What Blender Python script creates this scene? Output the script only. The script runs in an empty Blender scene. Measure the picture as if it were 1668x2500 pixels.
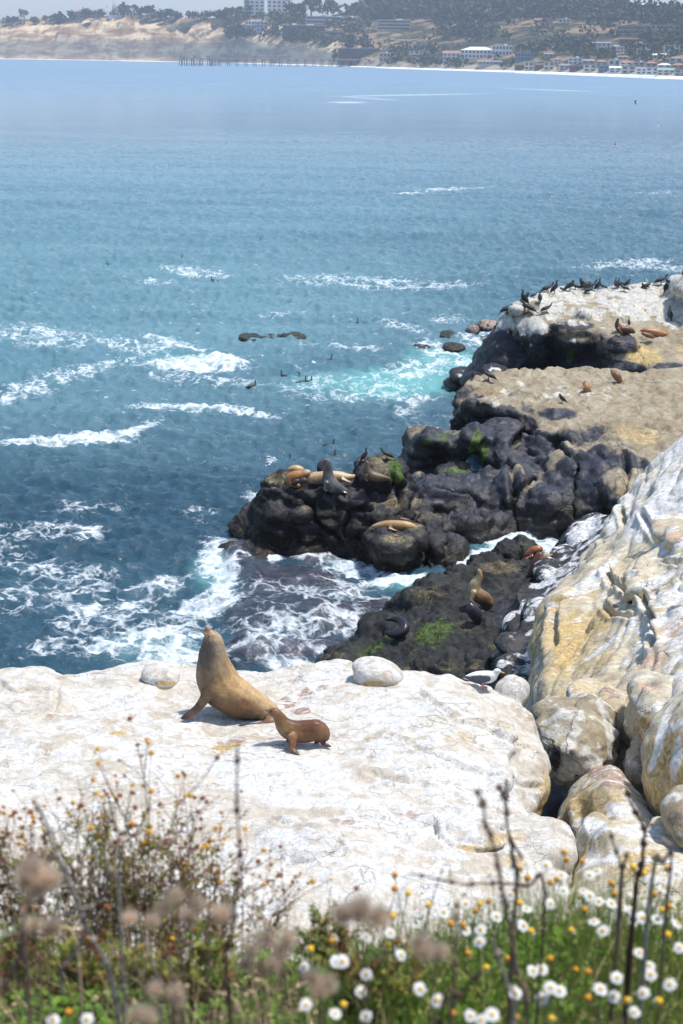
import bpy, bmesh, math, random, time
import numpy as np
from mathutils import Vector, Matrix, Euler
from mathutils.bvhtree import BVHTree
from mathutils.geometry import delaunay_2d_cdt
T0 = time.time()
def log(*a): print('[%.1f]' % (time.time()-T0), *a)
rad = math.radians
scene = bpy.context.scene
col = scene.collection

# ------------------------------------------------------------------ camera
H = 18.0
FPX = 3472.0                    # 50 mm lens on a 36 mm tall frame, in pixels of the full photograph
cam_d = bpy.data.cameras.new('camera')
cam = bpy.data.objects.new('camera', cam_d); col.objects.link(cam)
cam_d.sensor_fit = 'VERTICAL'; cam_d.sensor_height = 36; cam_d.sensor_width = 24; cam_d.lens = 50
cam_d.clip_start = 0.05; cam_d.clip_end = 20000
CM = Matrix.Rotation(rad(90-17.92), 3, 'X') @ Matrix.Rotation(rad(0.72), 3, 'Z')
cam.matrix_world = Matrix.Translation((0, 0, H)) @ CM.to_4x4()
cam_d.dof.use_dof = True; cam_d.dof.focus_distance = 21.5; cam_d.dof.aperture_fstop = 4.2
cam_d.dof.aperture_blades = 9
scene.camera = cam
CX, CY = 834.0, 1250.0
CMn = np.array(CM)

# ------------------------------------------------------------------ light
SUN_EL, SUN_AZ = 70.0, 80.0     # azimuth clockwise from +Y (the view) towards +X (right)
world = bpy.data.worlds.new('World'); scene.world = world; world.use_nodes = True
wn = world.node_tree; wn.nodes.clear()
sky = wn.nodes.new('ShaderNodeTexSky'); sky.sky_type = 'NISHITA'; sky.sun_disc = False
sky.sun_elevation = rad(SUN_EL); sky.sun_rotation = rad(SUN_AZ)
sky.air_density = 1.25; sky.dust_density = 1.3; sky.ozone_density = 5.0; sky.altitude = 0
bg = wn.nodes.new('ShaderNodeBackground'); bg.inputs['Strength'].default_value = 0.15
wo = wn.nodes.new('ShaderNodeOutputWorld')
wn.links.new(sky.outputs[0], bg.inputs[0]); wn.links.new(bg.outputs[0], wo.inputs[0])
sl = bpy.data.lights.new('sun', 'SUN'); sl.energy = 4.0; sl.angle = rad(5.0); sl.color = (1.0, 0.95, 0.87)
so = bpy.data.objects.new('sun', sl); col.objects.link(so)
sd = Vector((math.sin(rad(SUN_AZ))*math.cos(rad(SUN_EL)), math.cos(rad(SUN_AZ))*math.cos(rad(SUN_EL)), math.sin(rad(SUN_EL))))
so.rotation_euler = sd.to_track_quat('Z', 'Y').to_euler(); so.location = (0, 0, 60)
scene.view_settings.view_transform = 'Standard'; scene.view_settings.look = 'None'
scene.view_settings.exposure = 0.14; scene.view_settings.gamma = 1.0
scene.cycles.use_denoising = True
scene.cycles.max_bounces = 6; scene.cycles.transparent_max_bounces = 8
scene.cycles.volume_bounces = 1; scene.cycles.caustics_reflective = False; scene.cycles.caustics_refractive = False

# ------------------------------------------------------------------ photograph pixel <-> world
def ray(px, py):
    v = CM @ Vector(((px-CX)/FPX, -(py-CY)/FPX, -1.0)); return v.normalized()
def P(px, py, z):                   # the point seen at a pixel, at height z
    d = ray(px, py); t = (z-H)/d.z; return Vector((d.x*t, d.y*t, z))
def PD(px, py, r):                  # ... at range r
    return Vector((0, 0, H)) + ray(px, py)*r
def PY(px, py, y):                  # ... at forward distance y
    d = ray(px, py); t = y/d.y; return Vector((d.x*t, y, H+d.z*t))
def proj(co):                       # world (N,3) -> pixels, depth
    c = (np.asarray(co, float)-np.array([0, 0, H])) @ CMn
    w = -c[:, 2]; w = np.where(abs(w) < 1e-6, 1e-6, w)
    return CX+FPX*c[:, 0]/w, CY-FPX*c[:, 1]/w, w

# ------------------------------------------------------------------ noise (vectorised)
def _h(i, j, k, s):
    n = (i*374761393 + j*668265263 + k*2147483647 + s*1274126177) & 0xffffffff
    n = ((n ^ (n >> 13))*1274126177) & 0xffffffff
    n = ((n ^ (n >> 16))*2246822519) & 0xffffffff
    return ((n ^ (n >> 15)) & 0xffff)/65535.0
def vnoise(p, s=0):
    p = np.asarray(p, float); f = np.floor(p); i = f.astype(np.int64); u = p-f; u = u*u*u*(u*(u*6-15)+10)
    r = 0
    for a in (0, 1):
        for b in (0, 1):
            for c in (0, 1):
                w = (u[:, 0] if a else 1-u[:, 0])*(u[:, 1] if b else 1-u[:, 1])*(u[:, 2] if c else 1-u[:, 2])
                r = r+w*_h(i[:, 0]+a, i[:, 1]+b, i[:, 2]+c, s)
    return r*2-1
def fbm(p, o=4, s=0, g=.5, ridge=False):
    r = 0; a = 1; t = 0; p = np.asarray(p, float).copy()
    for k in range(o):
        n = vnoise(p, s+k*17)
        if ridge: n = 1-2*abs(n)
        r = r+a*n; t += a; a *= g; p = p*2.03+11.7
    return r/t
def sstep(a, b, x):
    t = np.clip((x-a)/(b-a), 0, 1); return t*t*(3-2*t)
def catmull(pts, n=6, closed=True):
    pts = [np.array(p, float) for p in pts]; out = []; N = len(pts)
    rng = range(N) if closed else range(N-1)
    for i in rng:
        if closed: p0, p1, p2, p3 = pts[i-1], pts[i], pts[(i+1) % N], pts[(i+2) % N]
        else: p0, p1, p2, p3 = pts[max(i-1, 0)], pts[i], pts[i+1], pts[min(i+2, N-1)]
        for k in range(n):
            t = k/n
            out.append(.5*((2*p1)+(-p0+p2)*t+(2*p0-5*p1+4*p2-p3)*t*t+(-p0+3*p1-3*p2+p3)*t**3))
    if not closed: out.append(pts[-1])
    return out
def inpoly(x, y, poly):
    r = np.zeros(x.shape, bool); n = len(poly)
    for i in range(n):
        x1, y1 = poly[i][0], poly[i][1]; x2, y2 = poly[i-1][0], poly[i-1][1]
        if y1 == y2: continue
        c = ((y1 > y) != (y2 > y)) & (x < (x2-x1)*(y-y1)/(y2-y1)+x1); r ^= c
    return r
class RBF:                          # thin plate height from scattered points
    def __init__(s, pts, lam=0.02):
        s.p = np.array(pts, float); n = len(s.p); xy = s.p[:, :2]
        d = np.linalg.norm(xy[:, None]-xy[None], axis=2)
        K = np.where(d > 0, d*d*np.log(d+1e-9), 0)+lam*np.eye(n)
        Q = np.hstack([np.ones((n, 1)), xy]); A = np.zeros((n+3, n+3)); A[:n, :n] = K; A[:n, n:] = Q; A[n:, :n] = Q.T
        s.w = np.linalg.solve(A, np.concatenate([s.p[:, 2], np.zeros(3)]))
    def __call__(s, xy):
        xy = np.asarray(xy, float); d = np.linalg.norm(xy[:, None]-s.p[None, :, :2], axis=2)
        return np.where(d > 0, d*d*np.log(d+1e-9), 0) @ s.w[:-3]+s.w[-3]+xy @ s.w[-2:]

# ------------------------------------------------------------------ objects
def mesh_np(name, v, f, smooth=True):
    me = bpy.data.meshes.new(name)
    if isinstance(f, np.ndarray):
        k = f.shape[1]; me.vertices.add(len(v)); me.loops.add(f.size); me.polygons.add(len(f))
        me.vertices.foreach_set('co', np.asarray(v, np.float32).ravel())
        me.loops.foreach_set('vertex_index', f.astype(np.int32).ravel())
        me.polygons.foreach_set('loop_start', np.arange(0, f.size, k, dtype=np.int32))
        me.update(calc_edges=True); me.validate()
    else: me.from_pydata([tuple(q) for q in v], [], f)
    if smooth: me.polygons.foreach_set('use_smooth', np.ones(len(me.polygons), bool)); me.update()
    return me
def link(name, me, mat=None, parent=None):
    o = bpy.data.objects.new(name, me); col.objects.link(o)
    if mat is not None:
        for m in (mat if isinstance(mat, (list, tuple)) else [mat]): me.materials.append(m)
    if parent is not None: o.parent = parent
    return o
def empty(name, loc=(0, 0, 0), rz=0):
    o = bpy.data.objects.new(name, None); col.objects.link(o); o.location = loc; o.rotation_euler = (0, 0, rz)
    o.empty_display_size = .2
    return o
def tag(o, label=None, cat=None, group=None, kind=None):
    if label: o['label'] = label
    if cat: o['category'] = cat
    if group: o['group'] = group
    if kind: o['kind'] = kind
    return o
def attr(me, name, data, kind='FLOAT'):
    a = me.attributes.new(name, 'FLOAT_COLOR' if kind == 'C' else 'FLOAT', 'POINT')
    a.data.foreach_set('color' if kind == 'C' else 'value', np.asarray(data, np.float32).ravel())
def copy_tree(o, parent=None):
    c = o.copy(); col.objects.link(c)
    if parent is not None: c.parent = parent
    for ch in [x for x in bpy.data.objects if x.parent == o]: copy_tree(ch, c)
    return c
class MB:                           # collects simple solids into one mesh
    def __init__(s): s.v = []; s.f = []; s.m = []
    def add(s, v, f, mi=0):
        b = len(s.v); s.v += [tuple(q) for q in v]; s.f += [tuple(i+b for i in q) for q in f]; s.m += [mi]*len(f); return s
    def box(s, c, d, rz=0, mi=0):
        cx, cy, cz = c; dx, dy, dz = d[0]/2, d[1]/2, d[2]/2; cs, sn = math.cos(rz), math.sin(rz)
        v = [(cx+cs*a*dx-sn*b*dy, cy+sn*a*dx+cs*b*dy, cz+e*dz) for e in (-1, 1) for a, b in ((-1, -1), (1, -1), (1, 1), (-1, 1))]
        return s.add(v, [(3, 2, 1, 0), (4, 5, 6, 7), (0, 1, 5, 4), (1, 2, 6, 5), (2, 3, 7, 6), (3, 0, 4, 7)], mi)
    def tube(s, pts, rs, n=6, mi=0, cap=True):
        pts = [Vector(p) for p in pts]; rings = []
        up = Vector((0.13, .21, .97))
        for i, p in enumerate(pts):
            d = (pts[min(i+1, len(pts)-1)]-pts[max(i-1, 0)])
            d = d.normalized() if d.length > 1e-9 else Vector((0, 0, 1))
            a = d.cross(up)
            a = a.normalized() if a.length > 1e-3 else d.cross(Vector((1, 0, 0))).normalized()
            b = d.cross(a); r = rs[i] if hasattr(rs, '__len__') else rs
            rings.append([p+(a*math.cos(2*math.pi*k/n)+b*math.sin(2*math.pi*k/n))*r for k in range(n)])
        v = [q for r in rings for q in r]; f = []
        for i in range(len(rings)-1):
            for k in range(n): f.append((i*n+k, i*n+(k+1) % n, (i+1)*n+(k+1) % n, (i+1)*n+k))
        if cap: f.append(tuple(range(n-1, -1, -1))); f.append(tuple((len(rings)-1)*n+k for k in range(n)))
        return s.add(v, f, mi)
    def mesh(s, name, smooth=False):
        me = bpy.data.meshes.new(name); me.from_pydata(s.v, [], s.f)
        if any(s.m): me.polygons.foreach_set('material_index', s.m)
        me.polygons.foreach_set('use_smooth', [smooth]*len(s.f)); me.update(); return me
    def build(s, name, mat, parent=None, smooth=False): return link(name, s.mesh(name, smooth), mat, parent)

# ------------------------------------------------------------------ materials
class NT:
    def __init__(s, name):
        s.m = bpy.data.materials.new(name); s.m.use_nodes = True; s.t = s.m.node_tree; s.t.nodes.clear()
        s.out = s.n('OutputMaterial'); s.b = s.n('BsdfPrincipled'); s.l(s.b.outputs[0], s.out.inputs[0])
    def n(s, t, **k):
        x = s.t.nodes.new('ShaderNode'+t)
        for a, b in k.items(): setattr(x, a, b)
        return x
    def l(s, a, b): s.t.links.new(a, b)
    def put(s, i, v):
        if v is None: return
        if hasattr(v, 'links') or hasattr(v, 'is_linked'): s.l(v, i)
        elif isinstance(v, (tuple, list)) and len(v) == 3 and i.type == 'RGBA': i.default_value = (*v, 1)
        else: i.default_value = v
    def set(s, **k):
        for a, v in k.items(): s.put(s.b.inputs[a.replace('_', ' ')], v)
        return s
    def math(s, op, a, b=None, c=None, clamp=False):
        x = s.n('Math', operation=op, use_clamp=clamp)
        for i, v in enumerate((a, b, c)):
            if v is not None: s.put(x.inputs[i], v)
        return x.outputs[0]
    def mix(s, f, a, b, bt='MIX'):
        x = s.n('Mix', data_type='RGBA', blend_type=bt); s.put(x.inputs[0], f); s.put(x.inputs[6], a); s.put(x.inputs[7], b); return x.outputs[2]
    def mapr(s, v, a, b, c=0., d=1., smooth=True):
        x = s.n('MapRange', interpolation_type='SMOOTHSTEP' if smooth else 'LINEAR')
        for i, q in enumerate((v, a, b, c, d)): s.put(x.inputs[i], q)
        return x.outputs[0]
    def coord(s, k='Object'): return s.n('TexCoord').outputs[k]
    def map(s, v, scale=(1, 1, 1), rot=(0, 0, 0), loc=(0, 0, 0)):
        x = s.n('Mapping'); s.l(v, x.inputs[0]); x.inputs['Scale'].default_value = scale; x.inputs['Rotation'].default_value = rot; x.inputs['Location'].default_value = loc
        return x.outputs[0]
    def noise(s, v, scale, det=4, rough=.55, dist=0., typ=None):
        x = s.n('TexNoise')
        if typ: x.noise_type = typ
        s.put(x.inputs['Vector'], v); x.inputs['Scale'].default_value = scale; x.inputs['Detail'].default_value = det
        x.inputs['Roughness'].default_value = rough; x.inputs['Distortion'].default_value = dist
        return x.outputs[0]
    def vor(s, v, scale, feat='F1', out=0, rnd=1.):
        x = s.n('TexVoronoi', feature=feat); s.put(x.inputs['Vector'], v); x.inputs['Scale'].default_value = scale
        x.inputs['Randomness'].default_value = rnd; return x.outputs[out]
    def attr(s, name, out=2):
        x = s.n('Attribute', attribute_name=name); return x.outputs[out]
    def bump(s, h, strength=.5, dist=.05, nrm=None):
        x = s.n('Bump'); s.put(x.inputs['Strength'], strength); s.put(x.inputs['Distance'], dist); s.l(h, x.inputs['Height'])
        if nrm is not None: s.l(nrm, x.inputs['Normal'])
        return x.outputs[0]
def plain(name, c, rough=.7, var=.25, scale=8., spec=.4, bump=0., metallic=0.):
    n = NT(name); v = n.coord(); f = n.noise(v, scale, 4)
    k = n.mix(n.mapr(f, .3, .7), tuple(x*(1-var) for x in c), tuple(min(x*(1+var), 1) for x in c))
    n.set(Base_Color=k, Roughness=rough, Specular_IOR_Level=spec, Metallic=metallic)
    if bump: n.l(n.bump(f, bump, .02), n.b.inputs['Normal'])
    return n.m
# ------------------------------------------------------------------ rock material
def rock_material(name, base1, base2, streak_rot=(0, 0, 0), streak_scale=(1, 6, 3), bump=.6, wet_z=0.9, gloss=.55, whitecol=(.72, .71, .675), fine=1.0, dirt=.5, mott=.35, crack=.75, spec=.5, och=((.42, .29, .11), (.58, .44, .22))):
    n = NT(name); v = n.coord('Object')
    big = n.noise(v, .55*fine, 5, .6, .6); mid = n.noise(v, 2.6*fine, 6, .62, .4); sm = n.noise(v, 13*fine, 5, .65)
    st = n.noise(n.map(v, streak_scale, streak_rot), 1.0, 6, .6, .7)
    c = n.mix(n.mapr(n.math('ADD', n.math('MULTIPLY', big, .6), n.math('MULTIPLY', mid, .4)), .38, .62), base1, base2)
    c = n.mix(n.math('MULTIPLY', n.mapr(st, .5, .68), dirt), c, (base1[0]*.70, base1[1]*.62, base1[2]*.52))
    pm = n.n('SeparateColor'); n.l(n.attr('pm', 0), pm.inputs[0])
    pn = n.n('SeparateColor'); n.l(n.attr('pn', 0), pn.inputs[0])
    nn = n.math('ADD', n.math('MULTIPLY', mid, .55), n.math('MULTIPLY', st, .45))
    def mask(ch, amp=1.4, w=.12):
        q = n.math('ADD', ch, n.math('MULTIPLY', n.math('SUBTRACT', nn, .5), amp*1.6))
        return n.mapr(n.math('MULTIPLY', q, n.mapr(ch, .0, .12)), .5-w, .5+w)
    # ochre, brown stain, black, white streak, green
    ochre = mask(pm.outputs[2], 1.2, .3); c = n.mix(ochre, c, n.mix(n.mapr(sm, .35, .65), och[0], och[1]))
    brown = mask(pn.outputs[0], 1.3, .10); c = n.mix(brown, c, n.mix(n.mapr(sm, .35, .65), (.30, .20, .155), (.45, .34, .27)))
    pink = mask(pn.outputs[2], 1.2, .3); c = n.mix(n.math('MULTIPLY', pink, .75), c, (.62, .36, .24))
    dark = mask(pm.outputs[1], 1.2, .16); c = n.mix(dark, c, n.mix(n.mapr(n.noise(v, 5*fine, 6, .7), .35, .7), (.012, .013, .019), (.052, .052, .070)))
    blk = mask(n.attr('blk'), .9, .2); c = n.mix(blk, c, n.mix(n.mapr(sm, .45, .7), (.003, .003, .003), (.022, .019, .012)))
    white = mask(pm.outputs[0], 2.0, .12); c = n.mix(white, c, n.mix(n.mapr(sm, .3, .7), tuple(q*.82 for q in whitecol), whitecol))
    green = mask(pn.outputs[1], 1.5, .18); c = n.mix(green, c, n.mix(n.mapr(sm, .3, .7), (.020, .045, .006), (.10, .17, .012)))
    # tide zone: barnacles and weed just above the sea
    gz = n.n('SeparateXYZ'); n.l(v, gz.inputs[0])
    zz = n.math('ADD', gz.outputs[2], n.math('MULTIPLY', n.math('SUBTRACT', mid, .5), 1.6))
    tide = n.mapr(zz, wet_z, wet_z*.45) if wet_z > 0 else n.math('MULTIPLY', zz, 0.)
    weed = n.mix(n.mapr(sm, .45, .68), (.006, .005, .004), (.060, .048, .022))
    c = n.mix(n.math('MULTIPLY', tide, .9), c, n.mix(n.mapr(n.noise(v, 7, 5), .5, .7), weed, (.028, .012, .018)))
    # hairline cracks following the bedding
    cw = n.n('TexNoise'); n.l(v, cw.inputs['Vector']); cw.inputs['Scale'].default_value = 1.4*fine; cw.inputs['Detail'].default_value = 5
    cs = n.n('VectorMath', operation='SCALE'); n.l(cw.outputs[1], cs.inputs[0]); cs.inputs['Scale'].default_value = 1.1/fine
    ca = n.n('VectorMath', operation='ADD'); n.l(v, ca.inputs[0]); n.l(cs.outputs[0], ca.inputs[1])
    ce = n.vor(n.map(ca.outputs[0], tuple(q**.5 for q in streak_scale), streak_rot), .55*fine, 'DISTANCE_TO_EDGE')
    ckm = n.math('MULTIPLY', n.mapr(ce, .016, .004), n.mapr(big, .42, .60)); c = n.mix(n.math('MULTIPLY', ckm, crack), c, (.05, .038, .026))
    # fine mottling over everything, then small dark pits
    mo = n.math('MULTIPLY', n.mapr(n.noise(v, 6.5*fine, 7, .75, .3), .32, .68, 1-mott, 1+mott), n.mapr(n.noise(v, 30*fine, 5, .75), .3, .7, 1-mott*.6, 1+mott*.6))
    mc = n.n('CombineColor'); [n.l(mo, mc.inputs[k]) for k in range(3)]
    c = n.mix(1., c, mc.outputs[0], 'MULTIPLY')
    pits = n.mapr(n.noise(v, 22*fine, 3, .7), .66, .74)
    c = n.mix(n.math('MULTIPLY', pits, .55), c, n.mix(.5, c, (.05, .035, .02), 'MULTIPLY'))
    n.put(n.b.inputs['Base Color'], c); n.b.inputs['Specular IOR Level'].default_value = spec
    r = n.mix(n.math('MAXIMUM', dark, tide), (.82 if gloss < .6 else .62,)*3, n.mix(n.mapr(mid, .4, .6), ((1-gloss)*.8,)*3, (.62,)*3))
    r = n.mix(white, r, (.85,)*3)
    rs = n.n('SeparateColor'); n.l(r, rs.inputs[0]); n.l(rs.outputs[0], n.b.inputs['Roughness'])
    h = n.math('ADD', n.math('MULTIPLY', mid, .5), n.math('ADD', n.math('MULTIPLY', sm, .22), n.math('MULTIPLY', st, .35))); h = n.math('SUBTRACT', h, n.math('MULTIPLY', ckm, .25))
    b1 = n.bump(h, bump, .16/fine)
    n.l(n.bump(n.noise(v, 42*fine, 4, .7), bump*.6, .025, b1), n.b.inputs['Normal'])
    return n.m

# ------------------------------------------------------------------ rock masses
def slab_solid(outline, inner=(), bottom=-1.5, prof=((0, 0), (.4, .05)), s=.5, smooth=4, lam=.02, edge=.0, seed=0):
    """closed solid: a curved top through the control points (px,py,z), sides dropped by prof=(drop, outward offset)"""
    o3 = [tuple(P(*q)) for q in outline]; i3 = [tuple(P(*q)) for q in inner]
    f = RBF(o3+i3, lam)
    ring = np.array(catmull([q[:2] for q in o3], smooth) if smooth > 1 else [q[:2] for q in o3])
    if edge:
        q3 = np.c_[ring, np.zeros(len(ring))]
        ring = ring+edge*np.c_[vnoise(q3*.9, seed), vnoise(q3*.9, seed+5)]+.4*edge*np.c_[vnoise(q3*2.7, seed+7), vnoise(q3*2.7, seed+8)]
    area = .5*np.sum(ring[:, 0]*np.roll(ring[:, 1], -1)-np.roll(ring[:, 0], -1)*ring[:, 1])
    if area < 0: ring = ring[::-1]
    lo, hi = ring.min(0), ring.max(0)
    gx, gy = np.meshgrid(np.arange(lo[0]+s/2, hi[0], s), np.arange(lo[1]+s/2, hi[1], s)); gx, gy = gx.ravel(), gy.ravel()
    k = inpoly(gx, gy, ring); g = np.c_[gx[k], gy[k]]
    if len(g): g = g[np.min(np.linalg.norm(g[:, None]-ring[None], axis=2), axis=1) > s*.35]
    allp = np.vstack([ring, g]) if len(g) else ring
    n = len(ring)
    vo, _, fo, ov, _, _ = delaunay_2d_cdt([Vector(p) for p in allp], [(i, (i+1) % n) for i in range(n)], [], 1, 1e-6)
    vo = np.array([tuple(p) for p in vo]); z = f(vo); V = [tuple(q) for q in np.c_[vo, z]]
    F = [tuple(t) for t in fo]
    idx = {}
    for i, src in enumerate(ov):
        for q in src:
            if q < n: idx[q] = i
    top = [idx[i] for i in range(n)]
    e = np.roll(ring, -1, 0)-np.roll(ring, 1, 0); e /= np.linalg.norm(e, axis=1)[:, None]+1e-9; nr = np.c_[e[:, 1], -e[:, 0]]
    zr = f(ring); prev = top
    for d, off in tuple(prof)+((None, prof[-1][1]),):
        if d == 0: continue
        b = len(V); zz = np.full(n, bottom) if d is None else np.maximum(zr-d, bottom+.01)
        q = ring+nr*off
        V += [(q[i, 0], q[i, 1], zz[i]) for i in range(n)]
        cur = [b+i for i in range(n)]
        F += [(prev[i], cur[i], cur[(i+1) % n], prev[(i+1) % n]) for i in range(n)]
        prev = cur
    c = len(V); m = ring.mean(0); V.append((m[0], m[1], bottom))
    F += [(prev[i], c, prev[(i+1) % n]) for i in range(n)]
    return V, F
_ico = {}
def ico(k=3):
    if k not in _ico:
        b = bmesh.new(); bmesh.ops.create_icosphere(b, subdivisions=k, radius=1)
        _ico[k] = (np.array([v.co[:] for v in b.verts]), [tuple(v.index for v in f.verts) for f in b.faces]); b.free()
    return _ico[k]
def blob(px, py, z, rx, rz, ry=None, rot=0, tilt=0, pw=1.0, yaw=0, k=3):
    """ellipsoid: centre at pixel and height; rx half width and rz half height in photo pixels, ry half depth in metres"""
    c = P(px, py, z); R = (c-Vector((0, 0, H))).length; m = R/FPX
    v, f = ico(k); v = v.copy()
    if pw != 1: v = np.sign(v)*np.abs(v)**pw; 
    if ry is None: ry = rx*m
    v = v*np.array([rx*m, ry, rz*m])
    # rot: turn within the picture; tilt: lean away; yaw: about the vertical
    M = (Matrix.Rotation(math.atan2(-c.x, c.y)+rad(yaw), 3, 'Z') @ Matrix.Rotation(rad(-rot), 3, 'Y') @ Matrix.Rotation(rad(tilt), 3, 'X'))
    v = v @ np.array(M).T+np.array(c)
    return v, f
def mass(name, solids, voxel, mat, smooth=6, noise=((1.2, .12), (3.5, .04)), ridge=0, paint=(), seed=0, billow=(), sides=0, strata=None, grooves=(), autopaint=None, smooth2=2):
    mb = MB()
    for V, F in solids: mb.add(V, F)
    me = mb.mesh(name+'_raw'); o = link(name+'_raw', me)
    m = o.modifiers.new('r', 'REMESH'); m.mode = 'VOXEL'; m.voxel_size = voxel; m.adaptivity = 0
    if smooth: m = o.modifiers.new('s', 'SMOOTH'); m.iterations = smooth; m.factor = .5
    dg = bpy.context.evaluated_depsgraph_get(); ev = o.evaluated_get(dg); em = ev.to_mesh()
    nv = len(em.vertices); co = np.empty(nv*3, np.float32); em.vertices.foreach_get('co', co); co = co.reshape(-1, 3).astype(float)
    nl = np.empty(nv*3, np.float32); em.vertices.foreach_get('normal', nl); nl = nl.reshape(-1, 3).astype(float)
    fs = np.empty(len(em.loops), np.int32); em.loops.foreach_get('vertex_index', fs); fs = fs.reshape(-1, 4)
    ev.to_mesh_clear(); bpy.data.objects.remove(o); bpy.data.meshes.remove(me)
    d = np.zeros(nv)
    for i, (fr, am) in enumerate(noise): d += am*fbm(co*fr*np.array([1, 1, 1.25]), 3, seed+i*31)
    for i, (fv, am, rz_, ex) in enumerate(billow):       # rounded bulges with sharp creases between them
        q = co @ np.array(Matrix.Rotation(rad(rz_), 3, 'Z'))+.35*np.c_[vnoise(co*.8, 3+i), vnoise(co*.8, 4+i), vnoise(co*.8, 5+i)]
        d += am*(np.abs(fbm(q*np.array(fv), 2, seed+i*13+7, .35))**ex*1.6-.35)
    if ridge: d += ridge*(fbm(co*np.array([1.1, 1.1, 2.2]), 4, seed+99, ridge=True)-.35)
    if grooves:                                         # joints and clefts followed from the photograph
        t0 = BVHTree.FromPolygons([tuple(q) for q in co], [tuple(q) for q in fs.tolist()])
        for pts, wd, dp in grooves:
            q = catmull([np.array(p, float) for p in pts], 10, False); hp = []
            for p in q:
                g_ = t0.ray_cast(Vector((0, 0, H)), ray(*p))[0]
                if g_ is not None: hp.append(tuple(g_))
            if len(hp) < 3: continue
            hp = np.array(hp); near = np.where(((co > hp.min(0)-4*wd) & (co < hp.max(0)+4*wd)).all(1))[0]; dd = np.full(len(near), 9.)
            for i in range(len(hp)-1):
                a_, b_ = hp[i], hp[i+1]; ab = b_-a_; L2 = ab @ ab+1e-9
                if L2 > 4: continue
                t_ = np.clip(((co[near]-a_) @ ab)/L2, 0, 1); dd = np.minimum(dd, np.linalg.norm(co[near]-a_-t_[:, None]*ab, axis=1))
            d[near] += dp*(.45*np.exp(-((dd-2.2*wd)/(1.3*wd))**2)-np.exp(-(dd/wd)**2))
    if strata:                                           # worn bedding layers cut into the steep sides
        h_, a_ = strata; t_ = co[:, 2]/h_+.9*fbm(co*np.array([.35, .35, .5]), 3, seed+55); fr_ = np.abs(2*(t_-np.floor(t_))-1)
        d += a_*(np.sqrt(fr_)-.62)*(1-np.abs(nl[:, 2])**2)*(.6+.6*fbm(co*.9, 3, seed+56))
    co += nl*d[:, None]
    me = mesh_np(name, co, fs)
    # drop what lies below the sea or far from any view: keep everything else
    tree = BVHTree.FromPolygons([tuple(q) for q in co], [tuple(q) for q in fs.tolist()])
    pm = np.zeros((nv, 4)); pn = np.zeros((nv, 4)); pm[:, 3] = pn[:, 3] = 1
    px, py, w = proj(co)
    CH = dict(white=(pm, 0), dark=(pm, 1), ochre=(pm, 2), brown=(pn, 0), green=(pn, 1), pink=(pn, 2))
    for it in paint:
        ch, x, y, rx, ry, rot, s = it[:7]
        A, k = CH[ch]
        hit = tree.ray_cast(Vector((0, 0, H)), ray(x, y))
        if hit[0] is None: log('paint misses', name, it); continue
        c, R = hit[0], hit[3]; m = R/FPX; r = ray(x, y)
        ax = Vector((1, 0, 0)); ax = (ax-r*ax.dot(r)).normalized(); up = ax.cross(r)
        a = rad(rot); u = ax*math.cos(a)-up*math.sin(a); t = ax*math.sin(a)+up*math.cos(a)
        q = co-np.array(c); du = q @ np.array(u)/(rx*m); dt = q @ np.array(t)/(ry*m); dd = q @ np.array(r)/max(4*max(rx, ry)*m, 1.5)
        wgt = s*(1-sstep(.55, 1.25, np.sqrt(du*du+dt*dt+dd*dd)))
        if s >= 0: A[:, k] = np.maximum(A[:, k], wgt)
        else: A[:, k] = np.clip(A[:, k]+wgt, 0, 1)
    if autopaint: autopaint(co, nl, pm, pn, px, py)
    attr(me, 'pm', pm, 'C'); attr(me, 'pn', pn, 'C')
    if sides: attr(me, 'blk', sides*sstep(.80, .42, nl[:, 2]+.28*fbm(co*1.3, 3, 88)))  # steep faces near black: wet weed and side shade painted into the colour
    ob = link(name, me, mat); ob['_tree'] = 0; del ob['_tree']
    TREES[name] = tree; log(name, nv); return ob
TREES = {}
def on(name, px, py):
    """where the sight line through a pixel meets a rock mass"""
    h = TREES[name].ray_cast(Vector((0, 0, H)), ray(px, py)); return h[0]
def down(name, x, y, z0=30):
    h = TREES[name].ray_cast(Vector((x, y, z0)), Vector((0, 0, -1))); return h[0]

M_WHITE = rock_material('white_sandstone', (.52, .46, .375), (.67, .635, .57), streak_rot=(0, 0, rad(28)), streak_scale=(.55, 6.5, 3), bump=.7, wet_z=-5, fine=1.5, dirt=.8, mott=.16, crack=.22)
M_CLIFF = rock_material('cream_sandstone', (.47, .40, .27), (.62, .56, .44), streak_rot=(0, 0, rad(-58)), streak_scale=(.5, 5, 4), bump=.55, wet_z=-5, fine=1.0, dirt=.45, mott=.22, crack=.5)
M_TAN = rock_material('tan_sandstone', (.27, .215, .135), (.39, .335, .235), streak_rot=(0, 0, rad(35)), streak_scale=(1.2, .35, .6), bump=.7, wet_z=1.0, fine=.7, dirt=.35, mott=.22, crack=.35, whitecol=(.60,.58,.52))
M_DARK = rock_material('dark_wet_rock', (.014, .014, .020), (.070, .066, .066), streak_rot=(0, 0, 0), streak_scale=(1, 1.6, .5), bump=1.0, wet_z=1.15, gloss=.62, fine=.8, dirt=.5, mott=.42, spec=.38, whitecol=(.70,.70,.70), och=((.13,.105,.055),(.27,.225,.13)))
M_REEF = rock_material('black_reef_rock', (.005, .006, .007), (.038, .040, .034), streak_rot=(0, 0, rad(40)), streak_scale=(1.5, 3, 1), bump=1.1, wet_z=.55, gloss=.75, fine=1.3, dirt=.5, mott=.55, spec=.42, och=((.07,.060,.030),(.19,.155,.085)))
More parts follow.
